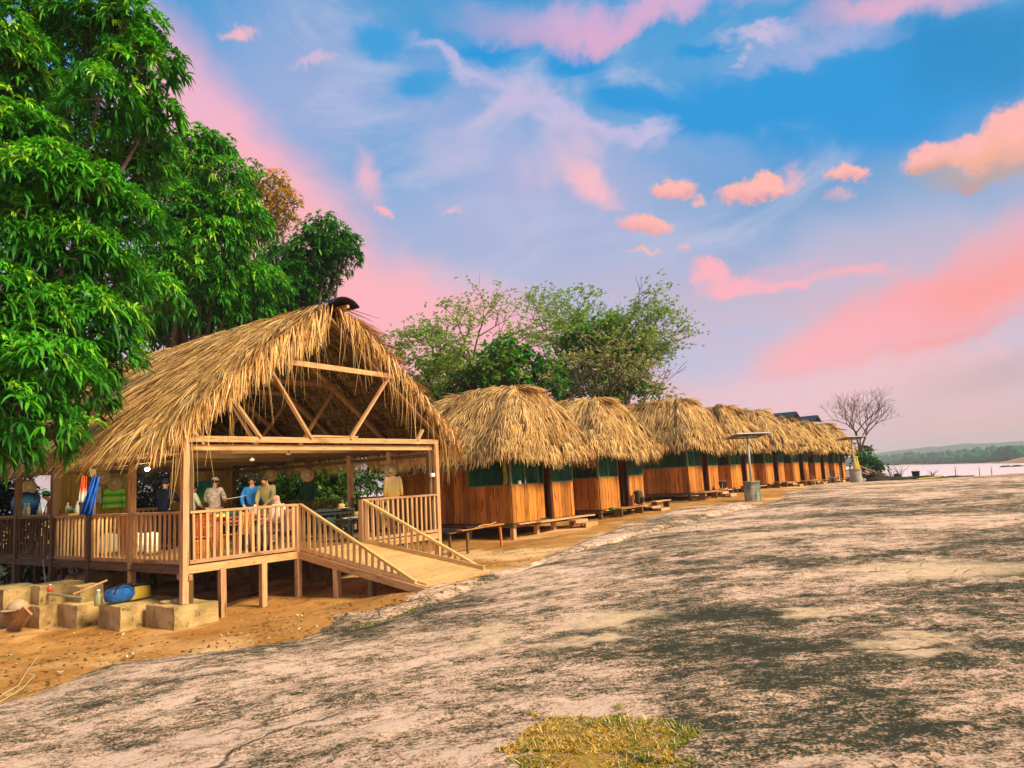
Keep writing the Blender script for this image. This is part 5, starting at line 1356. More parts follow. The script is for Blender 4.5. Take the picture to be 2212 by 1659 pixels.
shirt('hanging_shirt', 'lime green striped long-sleeved shirt hanging on the board wall', yplane(247, 1052, 9.36), PA, .50, .62, LIME, 1.05)
OCEAN = stripes('blue_to_yellow', [(.75, .85, .05), (.10, .72, .05), (.02, .35, .22), (.02, .18, .30)], 0)
shirt('hanging_shirt', 'shirt fading from blue through green to yellow, hanging left of the camouflage-shirted man', yplane(440, 1038, 9.3), PA, .52, .74, OCEAN, 1.1)
YEL = stripes('yellow_orange', [(.85, .18, .04), (.92, .50, .08), (.95, .70, .25), (.95, .62, .30)], 0)
shirt('hanging_shirt', 'yellow and orange shirt hanging from the post under a straw hat', planept(848, 1028, pw(6.9, 1.5), U2), .35, .40, .62, YEL, 1.08)
shirt('hanging_shirt', 'navy jacket with a light blue chest print hanging at the far left', yplane(57, 1062, 8.8), .6, .50, .78, stripes('navy_print', [(.005, .05, .06), (.01, .03, .22), (.01, .04, .30), (.08, .35, .60), (.01, .02, .12)], 0), 1.0)
shirt('hanging_shirt', 'dark green cloth shirt hanging under the straw hat on the middle right post', planept(665, 1044, pw(6.9, 5.3), U2), .35, .36, .52, plain('dark_green_cloth', (.012, .075, .05), .9), .8)
RW = stripes('red_white', [(.75, .72, .70), (.75, .72, .70), (.80, .78, .75), (.75, .10, .03), (.75, .12, .04)], 0)
def drape(name, label, p, rz_, w, h, mt, cat, lean=0, group='clothes hung up to dry'):
    mb = MB(); vs = []; n = 10; rows = 12
    for i in range(rows):
        v = i / (rows - 1)
        for k in range(n):
            u_ = k / (n - 1) - .5; vs.append((u_ * w * (.55 + .55 * v) + lean * v * h, .035 * math.sin(u_ * 17 + v * 2) + .02 * math.sin(v * 7), -h * v - .03 * h * math.sin(u_ * 6)))
    fs = [(i * n + k, i * n + k + 1, (i + 1) * n + k + 1, (i + 1) * n + k) for i in range(rows - 1) for k in range(n - 1)]
    mb.add(vs, fs); o = mb.build(name, mt, None, True); s = o.modifiers.new('s', 'SOLIDIFY'); s.thickness = .012
    o.location = tuple(p); o.rotation_euler = (0, 0, rz_); return tag(o, label, cat, group)
drape('hanging_towel', 'red and white cloth hanging just left of the second left post', planept(183, 1028, pw(.1, 4.3), U2), .5, .22, .62, RW, 'cloth')
drape('hanging_trousers', 'bright blue trousers hanging slantwise from the second left post', planept(208, 1028, pw(.0, 3.7), U2), .5, .24, .86, plain('royal_blue_cloth', (.01, .08, .50), .8, .2, .4), 'trousers', -.22)
drape('hanging_towel', 'white cloth hanging just right of the blue trousers', yplane(214, 1050, 9.3), .5, .16, .50, plain('white_cloth', (.75, .72, .68), .9), 'cloth')

# ------------------------------------------------------------ tables and kitchen things
def table(label, p, rz_, l, w, h, mt, legm=None, name='table'):
    t = thing(name, label, 'table', tuple(p), rz_); MB().box((0, 0, h - .02), (l, w, .04)).build('tabletop', mt, t, bev=.005)
    for sx in (-1, 1):
        for sy in (-1, 1): MB().beam((sx * (l / 2 - .06), sy * (w / 2 - .06), 0), (sx * (l / 2 - .06), sy * (w / 2 - .06), h - .04), .05, .05, (0, 1, 0)).build('leg', legm or mt, t)
    MB().box((0, 0, h - .09), (l - .1, w - .1, .08)).build('apron', legm or mt, t); return t
REDW = wood('red_wood', (.48, .16, .06), (.34, .10, .04), (.14, .04, .02), .5)
tp = np.array([*aty(508, 1095, 17.3)[:2], ZD]); table('reddish wooden table among the standing people', tp, PA, 1.5, .85, .78, REDW, name='wooden_table')
def on_tab(px, Y, z=ZD + .78): q = aty(px, 1090, Y); return np.array([q[0], q[1], z])
bottle('white thermos flask with a black lid on the reddish table', on_tab(551, 17.6), .28, .055, (.85, .80, .70), 'thermos', 'flask', None, (.02, .02, .02))
bottle('clear bottle beside the thermos on the reddish table', on_tab(541, 17.5), .18, .035, (.55, .60, .50))
o = MB().box((0, 0, .08), (.34, .26, .16)).build('cooking_box', DARKM, None, bev=.02); at_obj(o, on_tab(521, 17.5), PA); tag(o, 'dark metal box on the reddish table left of the thermos', 'box')
o = MB().lathe([(.12, .0), (.16, .10), (.17, .11), (.15, .10), (.11, .02)], (0, 0, 0), 20, (.02, .33, .42)).build('teal_basin', PLASTIC, None, True); at_obj(o, on_tab(497, 17.0)); tag(o, 'teal basin on the reddish table by the camouflage-shirted man', 'basin')
o = MB().lathe([(.13, .0), (.15, .04), (.10, .08), (.0, .09)], (0, 0, 0), 16, (.75, .65, .06)).build('yellow_cloth', PLASTIC, None, True); at_obj(o, on_tab(480, 16.6)); tag(o, 'small yellow bowl at the left end of the reddish table', 'bowl')
t1 = np.array([*aty(705, 1110, 19.2)[:2], ZD]); table('dark table with cloth and a hat beyond the top of the ramp', t1, PA, 1.3, .7, .76, plain('dark_table', (.05, .06, .05), .6), DARKM, 'dark_table')
t2 = np.array([*aty(770, 1118, 18.3)[:2], ZD]); table('lower dark table with papers, half hidden by the right ramp post', t2, PA, 1.0, .55, .55, plain('dark_table2', (.06, .05, .04), .6), DARKM, 'dark_table')
o = thing('straw_hat', 'tall-crowned straw hat resting on the dark table', 'hat', (*aty(738, 1100, 19.3)[:2], ZD + .77), 0, 'straw hats'); hat_mesh(o, .20)
o = thing('straw_hat', 'flat straw hat lying on the lower dark table', 'hat', (*aty(772, 1118, 18.3)[:2], ZD + .57), 0, 'straw hats'); hat_mesh(o, .17)
o = MB().box((0, 0, .01), (.34, .24, .02), (.85, .80, .65)).build('papers', CLOTH); at_obj(o, (*aty(757, 1118, 18.1)[:2], ZD + .555), .4); tag(o, 'pale papers lying on the lower dark table', 'papers')
drape('draped_cloth', 'dark cloth draped over the front of the dark table', (*aty(700, 1100, 18.9)[:2], ZD + .79), PA, .8, .42, plain('teal_dark_cloth', (.03, .07, .06), .9), 'cloth', 0, None)
# chairs
def chair(label, p, rz_, col, name='plastic_chair'):
    t = thing(name, label, 'chair', tuple(p), rz_, 'plastic chairs'); 
    MB().box((0, 0, .43), (.44, .42, .03), col).build('seat', PLASTIC, t, bev=.01)
    b = MB(); 
    for k in range(6): b.beam((-.19 + .076 * k, -.21, .45), (-.19 + .076 * k, -.27, .84), .045, .02, (0, 1, 0), col)
    b.beam((-.22, -.27, .86), (.22, -.27, .86), .03, .06, (0, 0, 1), col); b.build('backrest', PLASTIC, t)
    for sx in (-1, 1):
        for sy in (-1, 1): MB().beam((sx * .19, sy * .18, .42), (sx * .22, sy * .22, 0), .035, .035, (0, 1, 0), col).build('leg', PLASTIC, t)
        MB().beam((sx * .22, -.24, .64), (sx * .22, .14, .64), .04, .025, (0, 0, 1), col).build('armrest', PLASTIC, t)
    return t
OR = (.75, .22, .03)
chair('orange plastic chair in front of the reddish table', (*aty(512, 1140, 16.0)[:2], ZD), PA + .3, (.70, .28, .08))
chair('orange-brown plastic chair near the pavilion corner post', (*aty(425, 1170, 15.5)[:2], ZD), PA + 2.0, (.60, .14, .03))
for k, (px, Y, lb) in enumerate(((150, 20, 'red plastic chair behind the left railing, farthest left'), (262, 18.5, 'reddish plastic chair behind the left railing under the lime shirt'), (205, 19.2, 'red plastic chair behind the left railing under the blue trousers'))):
    chair(lb, (*aty(px, 1150, Y)[:2], ZD), PA + 1 + k, (.50, .10, .03))
def tub(name, label, p, r0, r1, h, col, cat, mt=None):
    t = thing(name, label, cat, tuple(p)); MB().lathe([(r0, 0), (r1, h * .96), (r1 * 1.06, h * .96), (r1 * 1.06, h), (r1 * .94, h), (r0 * .9, .02)], (0, 0, 0), 22, col).build('body', mt or PLASTIC, t, True)
    MB().tube([(-r1, 0, h * .95), (-r1 * .8, 0, h * 1.12), (0, -r1 * .3, h * 1.2), (r1 * .8, 0, h * 1.12), (r1, 0, h * .95)], .008, 5, (.3, .3, .3)).build('handle', PLASTIC, t); return t
tub('bucket', 'blue plastic bucket on the deck behind the front railing', (*aty(553, 1186, 17.0)[:2], ZD), .13, .17, .36, (.02, .07, .30), 'bucket')
o = rock_mesh('shopping_bag', (.42, .24, .42), 51, .03, .35, plain('orange_bag', (.78, .30, .05), .6, .3, .4, 8)); at_obj(o, np.array([*aty(430, 1190, 14.9)[:2], ZD + .2]), PA); tag(o, 'orange bag standing on the deck just inside the front railing', 'bag')
o = rock_mesh('green_sack', (.5, .25, .2), 52, .03, .4, plain('green_bag', (.03, .40, .05), .6, .3, .4, 8)); at_obj(o, np.array([*aty(545, 1140, 17.6)[:2], ZD + .50]), PA); tag(o, 'bright green bag under the blue-shirted man', 'bag')
MB_ = MB().box((0, 0, .25), (.45, .28, .5)).build('crate', WD, None, bev=.01); at_obj(MB_, np.array([*aty(545, 1150, 17.6)[:2], ZD]), PA); tag(MB_, 'brown wooden crate under the green bag by the table', 'crate')
# white sacks and pale things behind the left railing
for k, (px, Y) in enumerate(((300, 17.6), (330, 17.2), (235, 18.0))):
    o = rock_mesh('white_sack', (.42, .3, .55), 60 + k, .04, .5, plain('white_sack', (.80, .72, .55), .8, .1, .2)); at_obj(o, np.array([*aty(px, 1170, Y)[:2], ZD + .26]), PA + k)
    tag(o, ['white sack behind the railing below the lamp', 'white sack behind the railing nearest the corner post', 'white sack behind the railing below the lime green shirt'][k], 'sack', 'pale sacks on the deck')
# kitchen counter with crockery at the far left
t = thing('kitchen_counter', 'long plank counter along the left railing crowded with bottles and cups', 'counter', tuple(pw(.30, 7.6, ZD)), PA)
MB().box((0, 0, 1.02), (.46, 4.6, .04)).build('counter_top', WY, t)
for y in (-2.2, -.7, .8, 2.2): MB().beam((.15, y, 0), (.15, y, 1.0), .06, .06, (0, 1, 0)).build('leg', WD, t)
KC = [(.75, .78, .70), (.55, .62, .50), (.10, .40, .25), (.80, .72, .30), (.65, .65, .62), (.35, .45, .40), (.85, .82, .75), (.08, .35, .18)]
KW = ['clear', 'pale green', 'deep green', 'yellow', 'grey', 'smoky', 'white', 'dark green']
rk = random.Random(5); kx = [5.5, 5.75, 6.0, 6.2, 6.45, 6.7, 6.9, 7.15, 7.4, 7.6, 7.9, 8.15, 8.4, 8.7, 9.0, 9.3]
for k, y in enumerate(kx):
    p = pw(.30 + rk.uniform(-.1, .12), y, ZD + 1.04); c = KC[k % 8]; h = rk.uniform(.16, .32)
    if k % 3 == 1:
        o = MB().lathe([(.04, 0), (.055, .11), (.06, .12), (.05, .11), (.035, .01)], (0, 0, 0), 14, c).build('cup', PLASTIC, None, True); o.location = tuple(p)
        tag(o, KW[k % 8] + ' cup on the kitchen counter at the left, number %s from the right' % ['one', 'two', 'three', 'four', 'five', 'six', 'seven', 'eight', 'nine', 'ten', 'eleven', 'twelve', 'thirteen', 'fourteen', 'fifteen', 'sixteen'][k], 'cup', 'crockery on the kitchen counter')
    else:
        bottle(KW[k % 8] + ' bottle on the kitchen counter at the left, number %s from the right' % ['one', 'two', 'three', 'four', 'five', 'six', 'seven', 'eight', 'nine', 'ten', 'eleven', 'twelve', 'thirteen', 'fourteen', 'fifteen', 'sixteen'][k], p, h, rk.uniform(.03, .05), c, group='crockery on the kitchen counter')
# switch box on the right post, hanging rag on the hut screen
o = MB().box((0, 0, 0), (.14, .08, .10), (.8, .75, .68)).build('switch_box', PLASTIC, None, bev=.01); at_obj(o, planept(934, 1026, pw(0, -.06), V2), PA); tag(o, 'small white switch box on the right front post of the pavilion', 'switch box')

# ------------------------------------------------------------ people
def skinmesh(name, nodes, edges, root, mt, parent, sub=1):
    keys = list(nodes); me = bpy.data.meshes.new(name)
    me.from_pydata([nodes[k][0] for k in keys], [(keys.index(a), keys.index(b)) for a, b in edges], []); me.materials.append(mt)
    o = bpy.data.objects.new(name, me); link(o, parent)
    sk = o.modifiers.new('skin', 'SKIN'); sk.use_smooth_shade = True
    d = me.skin_vertices[0].data
    for i, k in enumerate(keys):
        r = nodes[k][1]; d[i].radius = r if isinstance(r, tuple) else (r, r); d[i].use_root = (k == root)
    s = o.modifiers.new('sub', 'SUBSURF'); s.levels = sub; s.render_levels = sub
    return o
def person(label, base, rz_, h, shirt_m, pants_m, skin_m=SKIN, lean=0, armL=None, armR=None, head=(0, .02, 0), seated=False, hairstyle='short', cap=None, stride=.0, bald=False, shoes=BLACKB):
    t = thing('person', label, 'person', tuple(base), rz_, 'people in the pavilion'); k = h / 1.72
    def P(x, y, z):
        if not seated and z > .95: y = y + (z - .95) * math.tan(lean)
        return (x * k, y * k, z * k)
    ph = .48 if seated else .93; dz = ph - .93
    def B(x, y, z): return P(x, y, z + dz) if z > .9 else P(x, y, z)
    if seated:
        def B(x, y, z): return (x * k, (y + max(0, z - .93) * math.tan(lean)) * k, (z + dz) * k)
    N_ = dict(pel=(B(0, 0, .95), (.125, .10)), spine=(B(0, 0, 1.12), (.115, .09)), chest=(B(0, 0, 1.30), (.14, .10)), neck0=(B(0, .0, 1.44), (.06, .055)), neck=(B(head[0] * .3, head[1] * .3 + .01, 1.51), .050),
              head=(B(head[0], .02 + head[1], 1.585 + head[2]), (.072, .088)), top=(B(head[0] * 1.2, .005 + head[1], 1.665 + head[2]), (.058, .068)), nose=(B(head[0], .115 + head[1], 1.575 + head[2] - abs(head[1]) * .3), .014),
              jaw=(B(head[0], .07 + head[1], 1.525 + head[2]), .038))
    Ed = [('pel', 'spine'), ('spine', 'chest'), ('chest', 'neck0'), ('neck0', 'neck'), ('neck', 'head'), ('head', 'top'), ('head', 'nose'), ('neck', 'jaw')]
    A = dict(L=armL or ((-.24, .02, 1.16), (-.22, .12, .95)), R=armR or ((.24, .02, 1.16), (.22, .12, .95)))
    for s, sg in (('L', -1), ('R', 1)):
        e, w = A[s]; N_['sh' + s] = (B(sg * .175, 0, 1.41), .055); N_['el' + s] = (B(*e), .040); N_['wr' + s] = (B(*w), .026)
        wv = Vector(w); d = (wv - Vector(e)).normalized(); pal = wv + d * .07; N_['pa' + s] = (B(*pal), (.034, .020)); Ed += [('chest', 'sh' + s), ('sh' + s, 'el' + s), ('el' + s, 'wr' + s), ('wr' + s, 'pa' + s)]
        sd = d.cross(Vector((0, 0, 1))); sd = sd.normalized() if sd.length > .1 else Vector((1, 0, 0)); dn = Vector((0, 0, -1))
        for q, (off, ln) in enumerate(((-.027, .062), (-.009, .072), (.009, .068), (.026, .052))):
            a_ = pal + d * .02 + sd * off; N_['f%d' % q + s] = (B(*(a_ + d * ln * .6 + dn * .006)), .0085); N_['g%d' % q + s] = (B(*(a_ + d * ln + dn * .022)), .007); Ed += [('pa' + s, 'f%d' % q + s), ('f%d' % q + s, 'g%d' % q + s)]
        N_['th' + s] = (B(*(wv + d * .045 - sd * .045 * sg)), .010); N_['tj' + s] = (B(*(wv + d * .080 - sd * .055 * sg)), .008); Ed += [('wr' + s, 'th' + s), ('th' + s, 'tj' + s)]
        if seated: hp, kn, an, to = (sg * .10, .02, ph), (sg * .14, .44, ph + .02), (sg * .14, .46, .09), (sg * .15, .62, .03)
        else: hp, kn, an, to = (sg * .095, 0, .88), (sg * .11, .03 + stride * sg, .50), (sg * .115, -.02 + stride * 1.6 * sg, .09), (sg * .13, .14 + stride * 1.6 * sg, .03)
        sc = lambda q: (q[0] * k, q[1] * k, q[2] * k)
        N_['hp' + s] = (sc(hp), .085); N_['kn' + s] = (sc(kn), .056); N_['an' + s] = (sc(an), .038); N_['to' + s] = (sc(to), .034)
        Ed += [('pel', 'hp' + s), ('hp' + s, 'kn' + s), ('kn' + s, 'an' + s), ('an' + s, 'to' + s)]
    N_ = {a: (p, tuple(x * k for x in r) if isinstance(r, tuple) else r * k) for a, (p, r) in N_.items()}
    body = skinmesh('body', N_, Ed, 'pel', skin_m, t, 2)
    def sub_(names, rad, root, nm, mt_, extra=()):
        nd = {a: (N_[a][0], tuple(x * k for x in rad[a]) if isinstance(rad[a], tuple) else rad[a] * k) for a in names}
        return skinmesh(nm, nd, [e for e in Ed if e[0] in nd and e[1] in nd], root, mt_, t, 1)
    sub_(['pel', 'spine', 'chest', 'neck0', 'shL', 'elL', 'wrL', 'shR', 'elR', 'wrR', 'hpL', 'hpR'], dict(hpL=.122, hpR=.122, pel=(.165, .135), spine=(.155, .125), chest=(.175, .130), neck0=(.085, .075), shL=.082, elL=.062, wrL=.045, shR=.082, elR=.062, wrR=.045), 'pel', 'shirt', shirt_m)
    sub_(['pel', 'hpL', 'knL', 'anL', 'hpR', 'knR', 'anR'], dict(pel=(.150, .125), hpL=.112, knL=.080, anL=.062, hpR=.112, knR=.080, anR=.062), 'pel', 'trousers', pants_m)
    for s in 'LR':
        a, b_ = N_['an' + s][0], N_['to' + s][0]; m_ = MB(); m_.tube([(a[0], a[1] - .05 * k, .045 * k), (a[0], a[1] + .02, .05 * k), (b_[0], b_[1], .035 * k), (b_[0], b_[1] + .05, .025)], [.045 * k, .05 * k, .045 * k, .02], 8); m_.build('shoe', shoes, t, True)
    hc = Vector(N_['head'][0]); tp_ = Vector(N_['top'][0]); hm = (hc + tp_) / 2
    for sg in (-1, 1): MB().lathe([(.0, -.012), (.011, 0), (.0, .012)], tuple(hc + Vector((sg * .032, .088, .020)) * k), 8, (.03, .02, .02)).build('eye', PLASTIC, t, True); MB().lathe([(.0, -.03), (.014, -.01), (.016, .01), (.0, .03)], tuple(hc + Vector((sg * .082, .0, .0)) * k), 8, (1, 1, 1), sx=.6).build('ear', skin_m, t, True)
    MB().tube([tuple(hc + Vector((-.022, .085, -.042)) * k), tuple(hc + Vector((.022, .085, -.042)) * k)], .005, 5, (.25, .06, .05)).build('mouth', PLASTIC, t)
    if not bald:
        MB().lathe([(.078, -.045), (.088, .0), (.082, .045), (.055, .080), (.0, .095)], tuple(hm + Vector((0, -.018, .018)) * k), 16, sy=1.08).build('hair', HAIR, t, True)
    if cap:
        MB().lathe([(.092, -.0), (.095, .02), (.088, .055), (.06, .090), (.0, .10)], tuple(hm + Vector((0, -.005, .028)) * k), 18, sy=1.08).build('cap', cap, t, True)
        MB().lathe([(.0, .0), (.075, .0), (.075, .01), (.0, .012)], tuple(hm + Vector((0, .105, .030)) * k), 14, sy=1.0).build('cap_peak', cap, t)
    return t
def stand(px, py, h): q = atz(px, py, ZD + h); return np.array([q[0], q[1], ZD])
NAVY = plain('navy_cloth', (.004, .007, .03), .8, .2, .4); WHT = plain('white_shirt', (.78, .72, .60), .9, .1, .1)
m, b = mat('camouflage_cloth', .9, .1); L(mix(smooth(noise(mapv(objc(), (5, 5, 9)), 1.6, 3), .42, .58), (.62, .48, .42), (.34, .27, .26)), b.inputs['Base Color']); CAMO = m
TAN = plain('tan_cloth', (.52, .36, .22), .9, .1, .2); BLUS = plain('bright_blue_cloth', (.01, .16, .55), .6, .3, .3); OLIVE = plain('olive_cloth', (.30, .25, .12), .9, .1, .3)
GREYC = plain('grey_cap', (.45, .42, .40), .9); KHK = plain('khaki_cloth', (.30, .24, .14), .9)
q = atz(463, 1177, ZD)
person('man in grey camouflage shirt, grey cap and tan trousers seen from behind', q, PA - .95, 1.74, CAMO, TAN, cap=GREYC, lean=.04, armL=((-.25, .03, 1.17), (-.18, .26, 1.06)), armR=((.25, .05, 1.18), (.16, .30, 1.10)))
person('person in navy clothes and navy cap turned right, left of the corner post', np.array([*aty(356, 1050, 18.7)[:2], ZD]), PA - 1.1, 1.76, NAVY, NAVY, cap=plain('navy_cap', (.008, .02, .07), .8), armR=((.26, .12, 1.18), (.20, .36, 1.22)), armL=((-.2, .1, 1.16), (-.05, .28, 1.15)))
person('person in a white shirt right beside the corner post, looking down', stand(410, 1044, 1.64), PA - 1.5, 1.62, WHT, plain('dark_shorts', (.02, .02, .02), .9), SKIN, lean=.10, head=(0, .05, -.02), armL=((-.2, .14, 1.15), (-.12, .34, 1.08)), armR=((.2, .14, 1.15), (.10, .34, 1.05)))
person('man in a bright blue long-sleeved shirt standing behind the table, facing left', np.array([*aty(545, 1050, 18.6)[:2], ZD]), PA + 2.35, 1.70, BLUS, plain('dark_trousers', (.03, .03, .04), .9), armL=((-.25, .05, 1.17), (-.16, .26, 1.02)), armR=((.25, .06, 1.17), (.15, .28, 1.00)))
person('man in an open olive shirt bending his head down, right of the blue-shirted man', np.array([*aty(580, 1050, 18.4)[:2], ZD]), PA + 2.0, 1.72, OLIVE, KHK, lean=.16, head=(0, .07, -.02), armL=((-.22, .12, 1.15), (-.12, .32, 1.0)), armR=((.22, .12, 1.15), (.12, .34, 1.0)))
sq = np.array([*aty(604, 1100, 16.6)[:2], ZD]); chair('white plastic chair carrying the seated bald man', sq + np.array([0, 0, 0]), PA + .35, (.35, .20, .16))
person('bald man in a pinkish white shirt sitting with his back to the railing', sq, PA + .35, 1.72, plain('pink_white_shirt', (.82, .55, .48), .9, .1, .15), KHK, SKINL, lean=.06, seated=True, bald=True, armL=((-.26, .06, 1.15), (-.22, .28, 1.06)), armR=((.26, .06, 1.15), (.22, .28, 1.06)))
person('person in a red shirt and green cap stooping over the kitchen counter at the left', (*yplane(130, 1080, 8.0)[:2], ZD), PA + 1.1, 1.62, plain('red_shirt', (.35, .07, .03), .9), NAVY, lean=.45, cap=plain('green_cap', (.02, .45, .12), .8), armL=((-.22, .25, 1.1), (-.15, .40, .98)), armR=((.22, .25, 1.1), (.15, .42, .98)))
o = MB().tube([(0, 0, 0), (.35, .05, .04), (.72, .0, .15)], .008, 5, (.6, .5, .4)).build('ladle', PLASTIC); at_obj(o, aty(490, 1078, 18.3), .35); tag(o, 'long thin stick held out between the camouflage and the blue-shirted man', 'stick')

# ------------------------------------------------------------ things at the cabins
def cth(name, label, cat, px, py, i, y, group=None, rz_=0):
    c0 = cw(XS[i], y); p = planept(px, py, c0, V2); return p
p = planept(1382, 1106, cw(0, -.35), V2); t = thing('backpack', 'dark olive backpack standing on the steps of the second cabin', 'backpack', (p[0], p[1], p[2] + .26), PA, None)
o = rock_mesh('pack_body', (.36, .26, .62), 71, .03, .45, plain('olive_pack', (.07, .06, .04), .8), t); o.location = (0, 0, .32); o = rock_mesh('front_pocket', (.24, .10, .24), 72, .015, .4, BLACKB, t); o.location = (0, -.16, .22)
MB().tube([(-.1, .12, .58), (-.13, .2, .4), (-.1, .14, .1)], .02, 5).build('strap', BLACKB, t)
for k, (px, py, s, lb) in enumerate(((1405, 1103, (.5, .3, .28), 'black bag slumped on the bench right of the backpack'), (1425, 1106, (.36, .26, .18), 'small black bag at the end of the bench, right of the larger black bag'))):
    o = rock_mesh('black_bag', s, 75 + k, .04, .6, BLACKB); at_obj(o, planept(px, py, cw(0, -.4), V2) + [0, 0, s[2] * .4], PA); tag(o, lb, 'bag')
t = local_thing('plank_bench', 'short plank bench under the black bags beside the second cabin', 'bench', 1, 4.1, -.5); MB().beam((-.7, 0, .34), (.7, 0, .34), .32, .035).build('seat', WP, t)
for s in (-1, 1): MB().beam((s * .55, 0, 0), (s * .55, 0, .33), .08, .25, (0, 1, 0)).build('leg', WD, t)
o = rock_mesh('folded_towel', (.24, .16, .05), 79, .01, .3, plain('light_blue', (.25, .55, .70), .7)); at_obj(o, planept(1387, 1112, cw(0, -.7), V2), PA); tag(o, 'small light blue towel at the foot of the backpack', 'towel')
o = rock_mesh('green_heap', (.36, .24, .12), 80, .03, .6, plain('leaf_green', (.05, .30, .03), .8, .2, .5, 14)); at_obj(o, planept(1322, 1099, cw(0, -.55), V2), PA); tag(o, 'bright green heap on the plank bench before the second cabin', 'heap')
# yellow curtain strip and small things in the first cabin window
drape('yellow_curtain', 'yellow curtain strip in the side window of the nearest cabin', cw(-.06, .17, ZC + 1.95), PA + pi / 2, .16, .72, plain('yellow_cloth', (.55, .45, .07), .8, .2, .4), 'curtain', 0, None)
o = MB().box((0, 0, .06), (.14, .05, .12), (.75, .72, .62)).build('white_box', PLASTIC); at_obj(o, cw(.40, -.05, ZC + 1.2), PA); tag(o, 'small white box on the sill of the nearest cabin front window', 'box')
bottle('small white bottle on the sill of the nearest cabin front window', cw(.72, -.05, ZC + 1.2), .2, .022, (.8, .8, .75))
o = tub('bucket', 'dark bucket on a stool beside the steps of the third cabin', local_thing('x', 'x', 'x', 2, 2.9, -.5).location, .16, .22, .30, (.05, .05, .045), 'bucket')
bpy.data.objects.remove([x for x in bpy.data.objects if x.name.startswith('x') and x.get('label') == 'x'][0])
o.location.z += .38
t = local_thing('stool', 'low wooden stool under the dark bucket at the third cabin', 'stool', 2, 2.9, -.5); MB().box((0, 0, .35), (.42, .34, .04)).build('seat', WP, t)
for sx in (-1, 1):
    for sy in (-1, 1): MB().beam((sx * .16, sy * .12, 0), (sx * .17, sy * .13, .33), .05, .05, (0, 1, 0)).build('leg', WD, t)
# leaning sticks and brushwood
def bundle(label, p, n, h, seed, spread=.5, name='stick_bundle', r=.012, mt=None):
    rr = random.Random(seed); mb = MB()
    for _ in range(n):
        a = rr.uniform(-spread, spread); mb.tube([(a * .3, rr.uniform(-.1, .1), 0), (a, rr.uniform(0, .3), h * rr.uniform(.6, 1))], [r, r * .6], 5)
    o = mb.build(name, mt or WP); at_obj(o, p, PA); return tag(o, label, 'sticks')
q = cw(XS[3] - .45, 1.0); bundle('brushwood and pale sticks leaning on the side wall of the fourth cabin', (q[0], q[1], gz(q[0], q[1])), 16, 1.3, 3, .7)
q = cw(XS[2] + 2.5, -.6); bundle('two crossed sticks leaning beside the steps of the third cabin', (q[0], q[1], rz(q[0], q[1])), 2, .8, 5, .3, r=.018)
q = cw(XS[5] + 2.2, -.8); bundle('single pale stick leaning in front of the sixth cabin', (q[0], q[1], rz(q[0], q[1])), 2, .8, 6, .4, r=.018)
for k, (i, x, lb) in enumerate(((6, .4, 'dark chair before the seventh cabin, leftmost of the group'), (6, 1.6, 'dark chair before the seventh cabin, second of the group'), (7, .4, 'dark chair before the last cabin, nearer its left corner'), (7, 1.8, 'dark chair at the door of the last cabin'))):
    q = cw(XS[i] + x, -1.0); chair(lb, (q[0], q[1], max(rz(q[0], q[1]), gz(q[0], q[1]))), PA + pi + k * .7, (.05, .05, .05) if k % 2 else (.35, .33, .30))
for k, (i, x) in enumerate(((3, 1.0), (4, .9), (5, .8), (6, 2.6), (7, 2.6), (2, .8))):
    bench(i, x, -.55, 1.7, .38, .32, 'low plank bench in front of the %s cabin' % ['fourth', 'fifth', 'sixth', 'seventh', 'last', 'third'][k])
# river end
def place(px, py, D): p = aty(px, py, D); p[2] = max(rz(p[0], p[1]), gz(p[0], p[1])); return p
DKR = plain('dark_boulder', (.06, .045, .025), .95, .1, .5, 3)
o = rock_mesh('boulder', (1.3, 1.1, .75), 91, .10, .8, DKR); at_obj(o, place(1894, 1042, 52) + [0, 0, .25], .3); tag(o, 'round dark boulder beyond the second solar drum', 'boulder')
o = rock_mesh('boulder', (.5, .4, .5), 92, .06, .8, DKR); at_obj(o, place(1939, 1036, 50) + [0, 0, .2], .3); tag(o, 'small dark boulder on the crest left of the green bucket', 'boulder')
tub('bucket', 'dark green bucket standing on the rock crest against the river', place(1979, 1030, 50), .20, .25, .55, (.015, .06, .05), 'bucket')
o = rock_mesh('tarpaulin', (1.1, .4, .25), 93, .06, .6, plain('dark_green_tarp', (.02, .10, .04), .6, .3, .5)); at_obj(o, place(1999, 1034, 49) + [0, 0, .1], -.2); tag(o, 'crumpled dark green tarpaulin right of the bucket on the crest', 'tarpaulin')
o = MB().beam((-.7, 0, .05), (.7, .1, .12), .30, .05).build('yellow_board', plain('yellow_paint', (.85, .62, .05), .6)); at_obj(o, place(2009, 1040, 46), -.1); tag(o, 'bright yellow board lying below the green tarpaulin', 'board')
t = thing('handrail', 'pale sloping handrail going down to the river beyond the second solar drum', 'handrail', tuple(place(1868, 1030, 58)))
for dz in (.95, .5): MB().beam((-.9, 0, dz + .5), (1.2, 0, dz - .5), .05, .05).build('rail', WP, t)
for x in (-.8, .2, 1.1): MB().beam((x, 0, -.3), (x, 0, 1.05 - x * .45), .05, .05, (0, 1, 0)).build('post', WP, t)
drape('yellow_flag', 'yellow cloth hanging under the eave of the last cabin', aty(1848, 985, 57), 0, .5, 1.2, plain('yellow_flag_cloth', (.80, .60, .05), .8), 'cloth', 0, None)
for k, (px, py) in enumerate(((2172, 1009), (2198, 1008))):
    o = rock_mesh('river_rock', (6, 3, 1.6), 95 + k, .4, .8, DKR); at_obj(o, atz(px, py, -4), 0); tag(o, ['low dark rock in the river, left of the other one', 'low dark rock in the river at the right edge'][k], 'rock')

